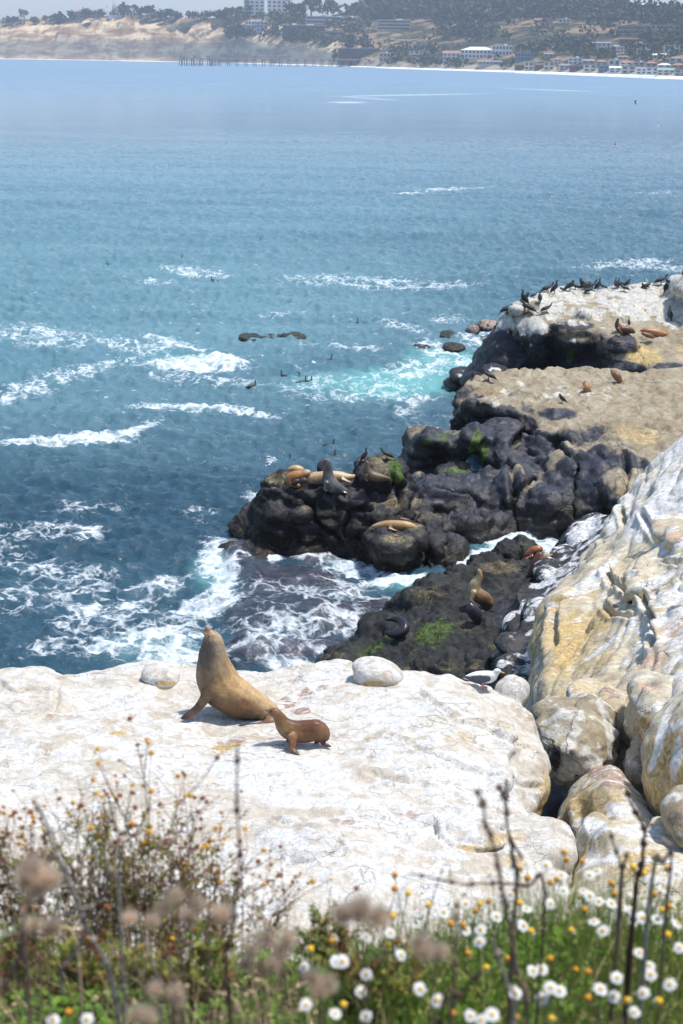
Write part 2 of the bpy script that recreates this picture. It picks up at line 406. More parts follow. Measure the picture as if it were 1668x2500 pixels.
# ------------------------------------------------------------------ the rocks, traced with their heights (pixel x, pixel y, metres)
# upper outcrop with the cormorants
up_outline = [(1212,785,3.9),(1222,768,4.5),(1252,750,4.9),(1290,736,5.0),(1335,718,5.1),(1372,707,5.2),(1455,702,5.2),(1540,700,5.3),(1625,695,5.3),(1720,690,5.4),(1860,700,5.4),
   (1900,800,4.6),(1760,835,4.2),(1668,842,3.7),(1600,830,3.9),(1540,812,4.1),(1500,808,4.2),(1440,802,4.2),(1400,800,4.2),(1350,795,4.2),(1320,802,4.1),(1290,806,3.9),(1250,800,3.9)]
up = [slab_solid(up_outline, [(1400,740,4.95),(1550,750,4.9),(1300,765,4.7)], bottom=-1, prof=((0,0),(.5,.25),(1.3,-.5),(2.4,-1.3),(3.4,-1.9)), s=.6, edge=.35, seed=3)]
up += [blob(1262,752,4.9,16,9,.8), blob(1343,718,5.0,14,9,.8), blob(1423,768,4.7,15,13,.7), blob(1345,855,2.0,55,62,3.0,rot=8), blob(1395,862,2.1,48,50,3.2),
   blob(1292,842,2.6,30,48,2.0), blob(1450,880,2.0,60,34,3.4,rot=4), blob(1545,868,2.6,95,45,4.5,rot=6), blob(1650,880,2.6,110,48,5.5), blob(1412,832,3.3,45,22,1.7),
   blob(1518,838,3.6,50,27,1.6,rot=-14,pw=.85), blob(1490,852,3.3,30,18,1.3), blob(1388,793,4.25,48,11,.5,rot=-3), blob(1240,880,1.0,25,30,2.5)]
up += [blob(1650,702,5.5,22,26,1.6), blob(1672,722,5.1,40,16,2,rot=35), blob(1690,700,6.0,40,26,2.5)]
def ap_up(co, nl, pm, pn, px, py):
    pm[:, 2] = np.maximum(pm[:, 2], .4*sstep(.1, .5, fbm(co*.4, 3, 79))*sstep(4.6, 4.0, co[:, 2]))
    top = sstep(4.0, 4.7, co[:, 2]+.35*fbm(co*1.3, 3, 5))
    drip = sstep(-.2, .5, vnoise(co*np.array([4.2, 2.6, .22]), 71))*sstep(2.0, 4.2, co[:, 2])
    pm[:, 0] = np.maximum(pm[:, 0], top*(.62+.25*fbm(co*.7, 3, 77))); pm[:, 0] = np.maximum(pm[:, 0], .66*drip*(px < 1345))
    low = sstep(4.15, 3.3, co[:, 2]+.4*fbm(co*.6, 3, 70)); pm[:, 1] = np.maximum(pm[:, 1], .88*low*sstep(1530, 1440, px)); pm[:, 0] *= 1-.8*low*(px > 1300)  # dark lower boulders, and the overhang's undercut shade painted with them
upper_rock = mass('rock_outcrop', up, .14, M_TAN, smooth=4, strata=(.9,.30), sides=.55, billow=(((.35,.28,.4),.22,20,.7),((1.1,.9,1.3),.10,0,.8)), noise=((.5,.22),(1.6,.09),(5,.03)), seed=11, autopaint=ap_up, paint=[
    ('white',1560,740,130,36,0,.62),('white',1275,785,70,34,10,.74),('white',1660,760,60,60,0,.6),('dark',1330,870,60,60,0,.9),('dark',1280,850,40,60,0,.95),('dark',1515,840,45,26,-12,.95),('dark',1400,795,60,12,0,.9),
    ('dark',1426,768,16,14,0,.9),('dark',1400,860,40,30,0,.8),('dark',1500,895,90,20,6,.9),('dark',1640,900,60,18,0,.7),('green',1393,868,10,24,10,.8),('brown',1470,820,35,8,0,.8),
    ('ochre',1570,870,60,26,10,.7),('white',1408,845,30,14,60,.5),('ochre',1452,890,8,14,0,.9),('dark',1460,870,22,25,0,.8),('white',1488,890,12,9,0,.6),('white',1395,835,14,12,0,.62)])
tag(upper_rock, 'high pale guano-covered rock outcrop lined with cormorants, dark undercut face towards the sea', 'rock outcrop')

# middle ledge and the dark boulder field below it
led_outline = [(1104,985,2.1),(1106,958,2.6),(1122,938,2.9),(1155,924,3.0),(1237,908,3.0),(1400,902,3.0),(1530,906,3.05),(1700,905,3.3),(1860,930,3.4),(1900,1060,3.4),(1820,1150,3.3),(1700,1200,3.2),
   (1600,1230,2.6),(1540,1250,2.1),(1500,1240,1.75),(1480,1180,2.2),(1440,1120,2.5),(1390,1085,2.6),(1330,1052,2.55),(1300,1020,2.65),(1262,1004,2.8),(1210,990,2.85),(1170,980,2.8),(1130,980,2.7)]
led = [slab_solid(led_outline, [(1400,980,2.95),(1550,1000,3.0),(1480,1060,2.85),(1560,1100,2.85),(1620,1030,3.1),(1390,1030,2.75)], bottom=-1, prof=((0,0),(.35,.1),(1.0,-.35),(2.0,-.8)), s=.6, edge=.22, seed=9)]
A = lambda x, y: (960+.4515*x, 980+.4515*y)          # a zoomed view of the photograph used for tracing
def bA(x, y, z, rx, rz, *a, **k): px, py = A(x, y); return blob(px, py, z, rx*.4515, rz*.4515, *a, **k)
led += [bA(800,130,2.05,130,85,1.7,rot=6), bA(930,190,2.0,170,90,2.2,rot=10), bA(1010,140,2.3,150,70,2.2)]
led += [bA(560,215,1.9,130,110,2.0,rot=18), bA(330,240,1.75,120,80,1.3), bA(170,250,1.5,120,95,1.5,rot=-12), bA(430,190,2.3,80,70,1.3), bA(250,200,2.1,120,40,1.2,rot=-8),
   bA(800,245,1.95,112,66,1.2,rot=10), bA(620,300,1.6,150,80,1.6,rot=-6), bA(820,340,1.55,130,60,1.4), bA(700,420,1.25,150,90,1.5), bA(900,440,1.3,130,110,1.5,rot=20),
   bA(1110,330,1.9,170,100,2.0,rot=10), bA(1150,450,1.6,150,140,1.8), bA(1080,540,1.2,95,110,1.4), bA(1200,560,1.1,80,100,1.4), bA(1290,420,1.9,100,110,1.8),
   bA(200,560,.9,170,130,1.5,rot=8), bA(330,510,1.15,130,90,1.5,rot=12), bA(430,480,1.25,170,60,1.5,rot=-8), bA(560,440,1.35,140,60,1.2), bA(540,600,.5,90,150,1.2), bA(640,560,.75,110,190,1.3),
   bA(810,520,1.0,100,70,1.1), bA(820,640,.4,160,190,1.3,pw=.8), bA(920,560,.9,60,150,1.0), bA(110,470,1.1,80,60,1.2), bA(560,700,.0,120,120,1.2), bA(400,700,.1,170,140,1.3), bA(1030,640,.5,80,120,1.3),
   bA(190,330,.8,160,90,1.5), bA(330,390,.9,90,50,1.0), bA(230,730,.0,120,120,1.2), bA(230,860,-.1,110,110,1.0), bA(320,840,0,60,90,.9), bA(590,300,1.9,60,30,.8,rot=-30),bA(600,400,1.5,90,28,.8,rot=4)]
def ap_led(co, nl, pm, pn, px, py):
    # shade under the lip painted dark; boulders black and wet, flat above tan
    dk = sstep(2.75, 2.2, co[:, 2]+.25*fbm(co*.8, 3, 8))
    edge = (py-(1000+(px-1300)*.30))
    dk = np.maximum(dk*sstep(66, 61, co[:, 1]), sstep(-30, 50, edge+60*fbm(co*.35, 4, 4))*sstep(1640, 1480, px+90*fbm(co*.3, 3, 6)-(py-1000)*.35))
    pm[:, 1] = np.maximum(pm[:, 1], .82*dk)
    pm[:, 1] = np.maximum(pm[:, 1], .8*sstep(2.3, 1.4, co[:, 2]))
    pm[:, 1] *= 1-.45*sstep(.0, .45, fbm(co*.55, 4, 21))*sstep(.5, .9, nl[:, 2])*sstep(.8, 1.4, co[:, 2])
    pm[:, 2] = np.maximum(pm[:, 2], 0)
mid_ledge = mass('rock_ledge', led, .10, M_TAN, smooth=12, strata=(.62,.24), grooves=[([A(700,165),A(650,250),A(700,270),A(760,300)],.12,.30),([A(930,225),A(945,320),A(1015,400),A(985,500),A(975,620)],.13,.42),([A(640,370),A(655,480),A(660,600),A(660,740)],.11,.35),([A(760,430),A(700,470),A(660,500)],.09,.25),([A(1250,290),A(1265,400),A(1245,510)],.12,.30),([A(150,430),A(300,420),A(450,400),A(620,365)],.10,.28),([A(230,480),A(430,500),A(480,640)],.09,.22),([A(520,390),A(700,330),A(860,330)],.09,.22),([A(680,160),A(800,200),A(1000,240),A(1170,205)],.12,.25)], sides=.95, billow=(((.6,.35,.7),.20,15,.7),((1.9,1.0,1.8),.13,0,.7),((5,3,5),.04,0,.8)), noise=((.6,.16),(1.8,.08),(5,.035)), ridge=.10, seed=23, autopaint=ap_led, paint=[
    ('dark',1150,1000,60,26,6,.95),('dark',1260,1022,60,20,12,.95),('white',1210,990,8,12,60,.55),('white',1240,960,80,18,-30,.42),('white',1340,960,70,24,-30,.4),('ochre',1560,1060,70,26,10,.55),
    ('ochre',1190,960,70,14,0,.45),('white',1450,960,120,30,0,.28),('dark',1250,915,40,7,0,.5),('dark',1360,1010,60,20,0,.8),('ochre',1320,1095,30,16,20,.6),('ochre',1290,1135,50,12,10,.55),('ochre',1250,1120,30,10,0,.5),
    ('green',1158,1085,12,46,18,.95),('green',1174,1112,16,34,20,.8),('green',1110,1150,44,12,-8,.8),('green',1060,1070,60,20,-8,.42),('green',985,1160,10,40,0,.8),('ochre',1195,1225,40,14,0,.5),('ochre',1330,1240,60,14,0,.5),
    ('ochre',1440,1215,30,20,0,.55),('ochre',1395,1240,8,30,0,.6),('ochre',1120,1280,30,8,0,.6),('dark',1560,1155,20,14,0,.8)])
tag(mid_ledge, 'broad tan rock ledge stepping down into black rounded wet boulders around the tide pool', 'rock ledge')

# the island ledge where the sea lions lie
U = lambda x, y: (520+.38265*x, 1000+.38265*y)
def bU(x, y, z, rx, rz, *a, **k): px, py = U(x, y); return blob(px, py, z, rx*.38265, rz*.38265, *a, **k)
isl_outline = [(646,1168,2.35),(662,1160,2.45),(700,1160,2.5),(780,1160,2.5),(840,1163,2.5),(880,1160,2.5),(960,1162,2.4),(975,1185,2.3),(985,1230,1.9),(960,1262,1.75),(900,1248,1.8),(850,1250,1.7),(800,1225,2.0),(740,1210,2.2),(690,1200,2.3),(655,1192,2.3)]
isl = [slab_solid(isl_outline, [(760,1185,2.45),(900,1200,2.3)], bottom=-1, prof=((0,0),(.3,.12),(1.0,.25),(1.8,.5),(2.4,.8)), s=.4, edge=.15, seed=5)]
isl += [bU(430,640,1.3,140,150,1.5,rot=-20), bU(230,760,.15,120,90,1.3,rot=-15), bU(300,740,.35,130,110,1.3,rot=-20), bU(420,810,.2,130,80,1.1), bU(450,790,.35,90,55,1.0), bU(600,780,.5,180,150,1.4),
   bU(720,700,.9,150,120,1.4,rot=25), bU(760,770,.75,110,40,.6,rot=38), bU(560,660,1.6,60,22,.5,rot=-12), bU(960,720,1.15,105,85,1.0), bU(1020,640,1.55,140,60,1.2), bU(880,840,.2,180,140,1.2),
   bU(1160,830,.95,175,70,1.5,pw=.85), bU(1160,930,.25,175,110,1.35,pw=.8), bU(1190,1010,-.2,160,70,1.2), bU(1440,900,.4,70,110,1.0,rot=10), bU(1510,960,.1,60,90,1.0), bU(1400,1000,-.1,130,60,1.1), bU(1380,760,.9,90,60,1.2),
   bU(1060,410,2.7,130,75,1.4), bU(950,390,2.6,45,70,.8), bU(1170,420,2.2,70,90,1.4), bU(1200,520,1.6,80,110,1.5), bU(1280,650,1.0,120,80,1.5), bU(150,950,-.1,110,40,1.1), bU(280,920,.0,120,40,1.1), bU(640,880,0,260,70,1.3),
   bU(395,480,2.15,70,45,.8), bU(560,560,1.9,120,60,.9,rot=20), bU(900,560,2.0,150,60,.9), bU(1060,600,1.75,60,30,.6)]
def ap_isl(co, nl, pm, pn, px, py):
    pm[:, 2] = np.maximum(pm[:, 2], .62*sstep(-.2, .4, fbm(co*.8, 3, 2))*sstep(.55, .95, nl[:, 2])*sstep(.6, 1.6, co[:, 2]))
    pn[:, 0] = np.maximum(pn[:, 0], 0)
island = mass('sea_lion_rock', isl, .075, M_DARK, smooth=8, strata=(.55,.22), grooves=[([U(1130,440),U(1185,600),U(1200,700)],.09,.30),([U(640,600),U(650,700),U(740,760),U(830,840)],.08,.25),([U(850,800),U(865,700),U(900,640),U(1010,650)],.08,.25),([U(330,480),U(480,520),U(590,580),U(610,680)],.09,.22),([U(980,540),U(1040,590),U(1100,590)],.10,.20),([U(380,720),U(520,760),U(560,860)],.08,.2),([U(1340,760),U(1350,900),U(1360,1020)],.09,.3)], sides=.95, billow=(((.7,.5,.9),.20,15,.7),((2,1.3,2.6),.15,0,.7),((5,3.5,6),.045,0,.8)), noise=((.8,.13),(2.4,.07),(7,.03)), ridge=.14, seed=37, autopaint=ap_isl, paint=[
    ('dark',760,1290,120,60,0,.6),('dark',960,1360,90,30,0,.8),('ochre',845,1300,40,9,38,.85),('ochre',733,1252,22,6,-14,.7),('ochre',690,1180,30,12,0,.7),('ochre',700,1300,30,18,0,.6),('green',700,1265,16,10,0,.6),
    ('green',968,1150,22,36,0,.95),('dark',930,1240,14,10,0,.95),('ochre',970,1315,50,12,0,.7),('ochre',1000,1340,12,24,0,.5),('brown',600,1310,30,26,0,.6),('ochre',880,1275,26,12,0,.5)])
tag(island, 'dark wet rock outcrop in the surf with a flat top crowded by sea lions', 'rock outcrop')

# low black reef between the tide channel and the white shelf
reef_outline = [(560,1680,.2),(741,1637,.35),(790,1595,.5),(870,1559,.6),(910,1523,.65),(942,1508,.7),(977,1494,.6),(968,1458,.5),(1022,1429,.7),(1062,1415,.75),(1102,1402,.75),(1143,1385,.7),(1215,1372,.6),
   (1290,1375,.6),(1340,1385,.7),(1400,1420,1.0),(1400,1560,1.3),(1330,1680,1.4),(1250,1780,1.2),(1000,1800,.6),(800,1760,.3)]
reef = [slab_solid(reef_outline, [(1040,1470,1.0),(1150,1480,1.0),(1050,1560,1.15),(1230,1500,1.05),(1150,1600,1.3),(930,1600,.8),(1240,1430,.85)], bottom=-1, prof=((0,0),(.25,.15),(.8,.3)), s=.45, edge=.3, seed=15)]
reef += [blob(1010,1475,.75,44,30,.9), blob(1060,1440,.85,40,22,.8), blob(1235,1352,.35,34,24,.8), blob(1280,1348,.25,34,22,.8), blob(1190,1375,.45,40,18,.7), blob(985,1560,.8,50,26,.8), blob(1080,1640,1.0,70,45,1.0,rot=10), blob(960,1620,.6,70,30,.9),
   blob(1170,1650,1.0,60,45,.9), blob(860,1600,.5,60,24,.8), blob(1120,1405,.7,34,16,.6),blob(850,1645,.3,90,34,.9)]
def ap_reef(co, nl, pm, pn, px, py):
    pn[:, 1] = np.maximum(pn[:, 1], .50*sstep(0, .5, fbm(co*.7, 3, 9))*sstep(1180, 1050, px))
    pm[:, 2] = np.maximum(pm[:, 2], .40*sstep(.05, .5, fbm(co*1.3, 3, 19)))
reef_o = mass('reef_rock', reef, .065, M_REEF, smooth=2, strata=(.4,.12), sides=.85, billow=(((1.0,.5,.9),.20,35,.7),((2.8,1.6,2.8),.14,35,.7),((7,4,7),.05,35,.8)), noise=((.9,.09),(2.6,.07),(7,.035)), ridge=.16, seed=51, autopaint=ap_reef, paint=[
    ('green',1060,1540,60,40,-30,.62),('green',900,1600,50,26,-20,.5),('ochre',1220,1385,60,20,0,.65),('ochre',1040,1450,50,24,0,.5),('ochre',1010,1640,40,16,0,.6),('dark',1200,1480,70,90,0,.5)])
tag(reef_o, 'low black pitted reef rock with green weed, sloping up behind the white shelf', 'reef')

# the white shelf in front
SH = 8.75
shelf_outline = [(-160,1690,8.6),(-40,1668,8.75),(30,1660,8.8),(75,1655,8.85),(130,1662,8.75),(200,1652,8.7),(290,1638,8.72),(350,1628,8.75),(460,1628,8.75),(560,1640,8.75),(640,1642,8.72),(740,1632,8.75),(845,1620,8.8),(880,1640,8.8),(1000,1650,8.75),
   (1070,1652,8.72),(1120,1660,8.7),(1180,1670,8.66),(1232,1700,8.6),(1270,1715,8.5),(1298,1742,8.4),(1300,1780,8.3),(1306,1830,8.25),(1308,1885,8.2),(1280,1950,8.2),(1285,1990,8.2),(1310,2025,8.2),(1365,2050,8.15),(1365,2100,8.2),(1380,2300,8.3),(1300,2700,8.6),(600,2900,9.0),(-300,2800,9.2),(-500,2200,9.1),(-400,1800,8.8)]
shelf_in = [(600,1750,8.76),(300,1750,8.85),(80,1740,8.95),(1000,1780,8.85),(1150,1850,8.75),(900,1900,8.85),(1150,2000,8.65),(600,1950,8.85),(200,1950,8.9),(800,2150,8.8),(1280,1850,8.4),(1250,1780,8.55),(300,2200,8.95)]
shl = [slab_solid(shelf_outline, shelf_in, bottom=3.5, prof=((0,0),(.25,.10),(.7,.0),(1.6,-.3),(3,-.5)), s=.35, edge=.10, seed=2)]
shl += [blob(60,1690,8.72,95,26,.8,rot=-4), blob(45,1745,8.72,90,30,.7,rot=-18), blob(700,2080,8.72,120,55,.55,rot=10), blob(1140,2040,8.55,80,50,.42,rot=-6,pw=.6), blob(1290,2075,8.28,100,40,.5,rot=12,pw=.65), blob(1248,1690,8.55,36,30,.3,rot=30,pw=.85),
   blob(1160,1830,8.45,100,26,1.2,rot=24), blob(1160,1900,8.4,90,24,1.0,rot=20), blob(460,1790,8.62,140,26,.8), blob(1000,1990,8.66,90,24,.6,rot=12)]
# the shelf's streaks fan out towards its seaward corner
def ap_shelf(co, nl, pm, pn, px, py):
    pm[:, 0] = np.maximum(pm[:, 0], .42+.35*fbm(co*.9, 4, 60))
    pm[:, 2] = np.maximum(pm[:, 2], .42*sstep(.0, .6, fbm(co*np.array([.8, 1.2, 1]), 4, 61))*sstep(-2, 2.5, co[:, 0]))
    pm[:, 2] = np.maximum(pm[:, 2], .9*sstep(.5, .1, nl[:, 2])*sstep(8.5, 7.9, co[:, 2]))
    pn[:, 0] = np.maximum(pn[:, 0], .40*sstep(.25, .6, fbm(co*1.7, 4, 66)))
shelf_paint = [('brown',700,1715,55,18,-20,.8),('brown',770,1680,50,22,-32,.85),('brown',810,1650,30,20,-60,.8),('brown',735,1735,30,14,0,.7),('brown',840,1640,18,10,0,.6),
    ('ochre',560,1828,48,18,-4,.98),('brown',562,1812,52,9,-6,.6),('ochre',290,1790,26,8,-10,.8),('brown',680,1822,28,12,0,.55),('ochre',680,1824,24,10,0,.5),
    ('brown',195,1748,70,8,0,.55),('brown',120,1750,14,14,0,.6),('ochre',900,1665,30,12,0,.9),('ochre',410,1665,34,7,0,.9),('brown',880,2010,110,18,6,.62),('brown',1010,1990,90,14,10,.6),('brown',1060,1880,90,10,14,.45),
    ('brown',850,1800,100,12,8,.5),('ochre',1090,1790,100,26,18,.45),('ochre',1240,1780,70,12,38,.5),('brown',1180,1760,70,14,0,.45),('ochre',1230,2050,60,20,0,.75),('brown',1290,2060,60,22,0,.5),('ochre',1150,2072,70,12,0,.85),('brown',1010,2040,50,14,0,.4),
    ('white',700,1900,240,90,10,.75),('white',1150,1900,150,60,20,.9),('white',1130,1990,60,26,0,1.),('white',1060,2020,40,40,0,.9),('white',690,2060,90,40,0,.8),('white',930,1730,150,40,0,.7),('ochre',1330,1930,14,60,0,.8),('ochre',1255,2100,30,30,0,.7)]
D4 = lambda x, y: (.4464*x, 1580+.4464*y)
shelf = mass('rock_shelf', shl, .04, M_WHITE, grooves=[([D4(0,215),D4(75,282),D4(180,262),D4(300,262)],.035,.07),([D4(310,255),D4(300,335),D4(220,375),D4(150,425),D4(0,462)],.035,.08),([D4(380,385),D4(560,380),D4(720,395)],.025,.03),([(1020,1700),(1100,1760),(1210,1800),(1290,1830)],.04,.07),([(950,1800),(1080,1860),(1220,1900),(1310,1925)],.04,.06),([(900,1890),(1060,1930),(1200,1985),(1290,2010)],.04,.07),([(560,2050),(640,2010),(760,2030),(830,2090)],.03,.06),([(1060,2010),(1080,2060),(1160,2085),(1230,2070)],.03,.08),([(1000,1960),(1100,1980),(1230,2030)],.03,.05)], smooth=4, noise=((.6,.05),(1.7,.03),(5,.012),(14,.005)), billow=(((.45,.9,1),.085,25,.6),((1.3,4,2),.045,32,.7),((3,10,4),.016,30,.8)), seed=71, autopaint=ap_shelf, paint=shelf_paint)
tag(shelf, kind='structure')

# the cream slope on the right, with the black skirt below it
C = lambda x, y: (1200+.2985*x, 1240+.2985*y)
def bC(x, y, z, rx, rz, *a, **k): px, py = C(x, y); return blob(px, py, z, rx*.2985, rz*.2985, *a, **k)
cl_outline = [(1668,1058,6.2),(1640,1082,6.0),(1601,1118,5.6),(1570,1150,5.1),(1545,1185,4.8),(1526,1222,4.6),(1516,1240,4.5),(1480,1290,4.3),(1462,1335,4.2),(1448,1371,4.2),(1385,1431,4.3),(1352,1467,4.5),(1346,1520,4.8),(1352,1565,5.2),(1352,1622,5.7),(1340,1690,6.0),(1325,1730,6.3),
   (1345,1765,6.5),(1400,1790,6.7),(1480,1800,7.0),(1545,1765,7.4),(1575,1705,7.8),(1650,1700,8.3),(1800,1700,9.0),(2100,1620,9.6),(2000,1300,9.5),(1900,1100,8.4),(1760,1030,7.2)]
cl_in = [(1664,1300,6.9),(1660,1420,7.4),(1664,1540,7.9),(1660,1640,8.2),(1600,1240,5.9),(1560,1330,5.7),(1500,1400,5.7),(1580,1450,6.6),(1450,1500,5.7),(1430,1580,6.1),(1540,1560,7.0),(1480,1660,7.0),(1600,1660,7.9),(1420,1680,6.6),(1540,1710,7.6)]
clf = [slab_solid(cl_outline, cl_in, bottom=-1, prof=((0,0),(.3,.12),(1.2,.3),(2.5,.5),(4.5,.8)), s=.45, edge=.12, seed=31)]
clf += [bC(1510,215,6.15,150,80,1.2,rot=10,pw=.8), bC(1420,530,6.5,260,60,1.0,rot=-8,pw=.8), bC(1300,705,6.7,200,36,.8,rot=-16,pw=.7), bC(1480,930,7.3,130,110,.9,rot=-35,pw=.8), bC(1010,815,5.9,44,26,.3,rot=-20), bC(660,930,4.6,110,220,.9,rot=25)]
V3 = lambda x, y: (1100+.3622*x, 1600+.3622*y)
def bV(x, y, z, rx, rz, *a, **k): px, py = V3(x, y); return blob(px, py, z, rx*.3622, rz*.3622, *a, **k)
clf += [bV(960,330,7.0,190,110,1.0,rot=-20), bV(1060,430,7.2,120,170,.9,rot=-8)]
def ap_cl(co, nl, pm, pn, px, py):
    s = vnoise(co*np.array([1.1, .45, 1.8])@np.array(Matrix.Rotation(rad(25), 3, 'Z')).T, 81)
    pm[:, 0] = np.maximum(pm[:, 0], .30+.30*s+.30*sstep(1380, 1240, py)+.22*sstep(1560, 1668, px))
    pm[:, 2] = np.maximum(pm[:, 2], .62*sstep(-.5, .4, fbm(co*.45, 3, 82))*sstep(1300, 1400, py)*sstep(1640, 1500, px+.2*(py-1400)))
    pn[:, 2] = np.maximum(pn[:, 2], .6*sstep(.05, .45, fbm(co*np.array([.9, .3, .9]), 4, 83))*sstep(1500, 1640, px))
    pn[:, 0] = np.maximum(pn[:, 0], .35*sstep(.2, .6, fbm(co*1.1, 4, 84)))
    inner = sstep(1765, 1800, py)*sstep(6.9, 6.2, co[:, 2]); pm[:, 1] = np.maximum(pm[:, 1], inner)  # cleft walls painted dark: black wet stain plus the cleft's deep shade
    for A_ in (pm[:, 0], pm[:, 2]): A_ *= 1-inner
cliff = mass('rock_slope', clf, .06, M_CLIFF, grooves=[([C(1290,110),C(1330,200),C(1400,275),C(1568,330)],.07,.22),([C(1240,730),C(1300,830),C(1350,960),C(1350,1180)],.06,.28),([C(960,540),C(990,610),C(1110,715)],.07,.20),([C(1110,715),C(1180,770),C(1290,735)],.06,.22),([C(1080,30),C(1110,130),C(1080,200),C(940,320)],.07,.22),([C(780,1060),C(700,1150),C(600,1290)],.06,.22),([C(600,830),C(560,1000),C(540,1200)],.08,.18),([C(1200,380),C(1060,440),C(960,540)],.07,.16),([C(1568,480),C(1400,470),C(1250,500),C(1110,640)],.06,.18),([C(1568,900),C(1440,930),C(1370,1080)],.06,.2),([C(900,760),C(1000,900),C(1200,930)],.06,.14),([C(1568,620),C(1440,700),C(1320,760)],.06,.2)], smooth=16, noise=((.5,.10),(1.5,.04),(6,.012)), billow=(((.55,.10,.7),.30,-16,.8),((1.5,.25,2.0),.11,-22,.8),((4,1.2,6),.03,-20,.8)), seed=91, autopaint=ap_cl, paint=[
    ('ochre',1390,1560,45,120,12,.85),('ochre',1450,1520,70,60,-20,.75),('white',1460,1400,90,16,-38,.8),('white',1500,1560,100,7,-38,.85),('white',1560,1270,60,60,-30,.9),('white',1640,1200,50,80,-30,.95),('pink',1640,1530,24,60,30,.85),('pink',1590,1620,60,26,-30,.6),
    ('dark',1503,1480,10,7,0,1.),('brown',1560,1395,40,22,-20,.4),('ochre',1580,1130,30,40,-30,.5),('ochre',1535,1190,12,40,20,.8),('pink',1640,1300,40,20,10,.5),('ochre',1590,1490,40,26,0,.6),('white',1600,1420,60,14,-20,.9),('white',1545,1395,8,22,20,.9),
    ('brown',1470,1690,60,20,10,.6),('pink',1480,1720,40,30,20,.4)])
tag(cliff, kind='structure')

# black and white streaked boulders at the foot of the slope
def Cz(x, y, z): px, py = C(x, y); return (px, py, z)
sk = [slab_solid([Cz(600,200,1.4),Cz(690,110,1.6),Cz(830,55,1.9),Cz(1010,70,2.8),Cz(1050,250,3.2),Cz(860,470,3.2),Cz(700,650,3.2),Cz(600,800,3.4),Cz(590,1100,3.8),Cz(560,1400,4.2),Cz(540,1600,4.2),Cz(300,1700,3.2),Cz(60,1500,2.2),Cz(30,1230,1.6),Cz(130,1020,1.5),Cz(150,880,1.5),Cz(230,760,1.4),Cz(350,640,1.3),Cz(430,520,1.3),Cz(600,400,1.2)],
   [Cz(800,250,2.2),Cz(650,480,2.3),Cz(450,760,2.5),Cz(420,1000,2.8),Cz(350,1250,2.9)], bottom=-1, prof=((0,0),(.3,.2),(1.0,.3)), s=.4, edge=.2, seed=8)]
sk += [bC(850,160,1.7,140,85,1.3,rot=8), bC(740,270,1.5,140,130,1.4,rot=10), bC(520,560,1.6,190,90,1.3,rot=-22), bC(640,440,1.5,170,80,1.3,rot=-14), bC(350,745,1.75,160,42,1.1,rot=-4), bC(390,880,2.15,120,130,1.0,rot=-12), bC(200,955,1.8,85,88,.9),
   bC(370,1030,2.2,140,100,1.0), bC(250,1140,2.2,220,60,.9,rot=-10), bC(430,1190,2.7,130,80,.9), bC(170,1310,2.5,140,90,.9), bC(430,1310,3.0,120,90,.9), bC(340,1420,3.1,170,70,.9), bC(520,1340,3.7,50,55,.5), bC(490,1420,3.7,60,55,.5), bC(460,1510,3.5,80,80,.7),
   bC(560,900,2.6,50,200,.8), bC(300,1570,2.9,150,45,.9,rot=-8), bC(230,1650,2.3,200,80,1.1)]
def ap_sk(co, nl, pm, pn, px, py):
    s = vnoise(co*np.array([1.0, 1.0, 3.5]) @ np.array(Matrix.Rotation(rad(40), 3, 'X')).T*1.6, 44)
    edge = sstep(1245, 1330, px-.0*(py-1400)+.33*(py-1400)*(py < 1470)*-1)
    pm[:, 0] = np.maximum(pm[:, 0], .18+.40*edge*(.7+.3*s)+.22*s)
    low = sstep(2.2, 1.1, co[:, 2]-.02*(co[:, 1]-40)*0); pm[:, 0] *= 1-.85*low
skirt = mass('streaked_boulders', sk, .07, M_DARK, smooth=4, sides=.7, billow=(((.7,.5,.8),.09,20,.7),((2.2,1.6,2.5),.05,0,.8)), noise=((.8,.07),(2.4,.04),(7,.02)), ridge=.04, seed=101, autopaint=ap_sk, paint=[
    ('white',1400,1300,60,40,-30,.75),('white',1440,1290,30,50,30,.9),('white',1340,1410,60,24,-25,.8),('white',1310,1500,30,40,20,.72),('white',1330,1560,30,50,0,.9),('white',1225,1620,12,12,30,.9),('white',1330,1620,40,30,0,.85),('white',1243,1505,18,10,-30,.8),
    ('ochre',1440,1300,14,30,20,.4),('white',1290,1600,40,14,0,.7),('white',1330,1660,30,20,0,.5)])
tag(skirt, 'black boulders streaked with white guano at the foot of the cream slope', 'boulders')

# three big boulders with a black cleft between them, near the shelf
def solo(name, solids, voxel, mat, label, cat='boulder', **k):
    o = mass(name, solids, voxel, mat, **k); tag(o, label, cat); return o
def dripper(wh=.7, zlo=0, f=(7, 7, .8), s=5):
    def g(co, nl, pm, pn, px, py):
        q = vnoise(co*np.array(f), s); pm[:, 0] = np.maximum(pm[:, 0], wh*(.55+.45*q))
    return g
dome = solo('dome_boulder', [bV(850,560,7.3,238,215,1.1,rot=12,pw=.85), bV(930,690,6.9,180,130,.9,pw=.85), bV(705,480,7.4,110,110,.8,pw=.8), bV(980,470,7.4,120,120,.9)], .05, M_TAN, 'rounded white dome boulder with dark dripping streaks beside the black cleft', smooth=3,
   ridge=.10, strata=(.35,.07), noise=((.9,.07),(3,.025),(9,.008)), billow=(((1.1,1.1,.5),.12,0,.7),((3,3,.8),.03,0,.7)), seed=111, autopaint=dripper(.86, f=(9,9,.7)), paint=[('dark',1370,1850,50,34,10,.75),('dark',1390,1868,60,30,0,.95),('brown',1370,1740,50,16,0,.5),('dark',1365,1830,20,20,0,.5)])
def Vz(x, y, z): px, py = V3(x, y); return (px, py, z)
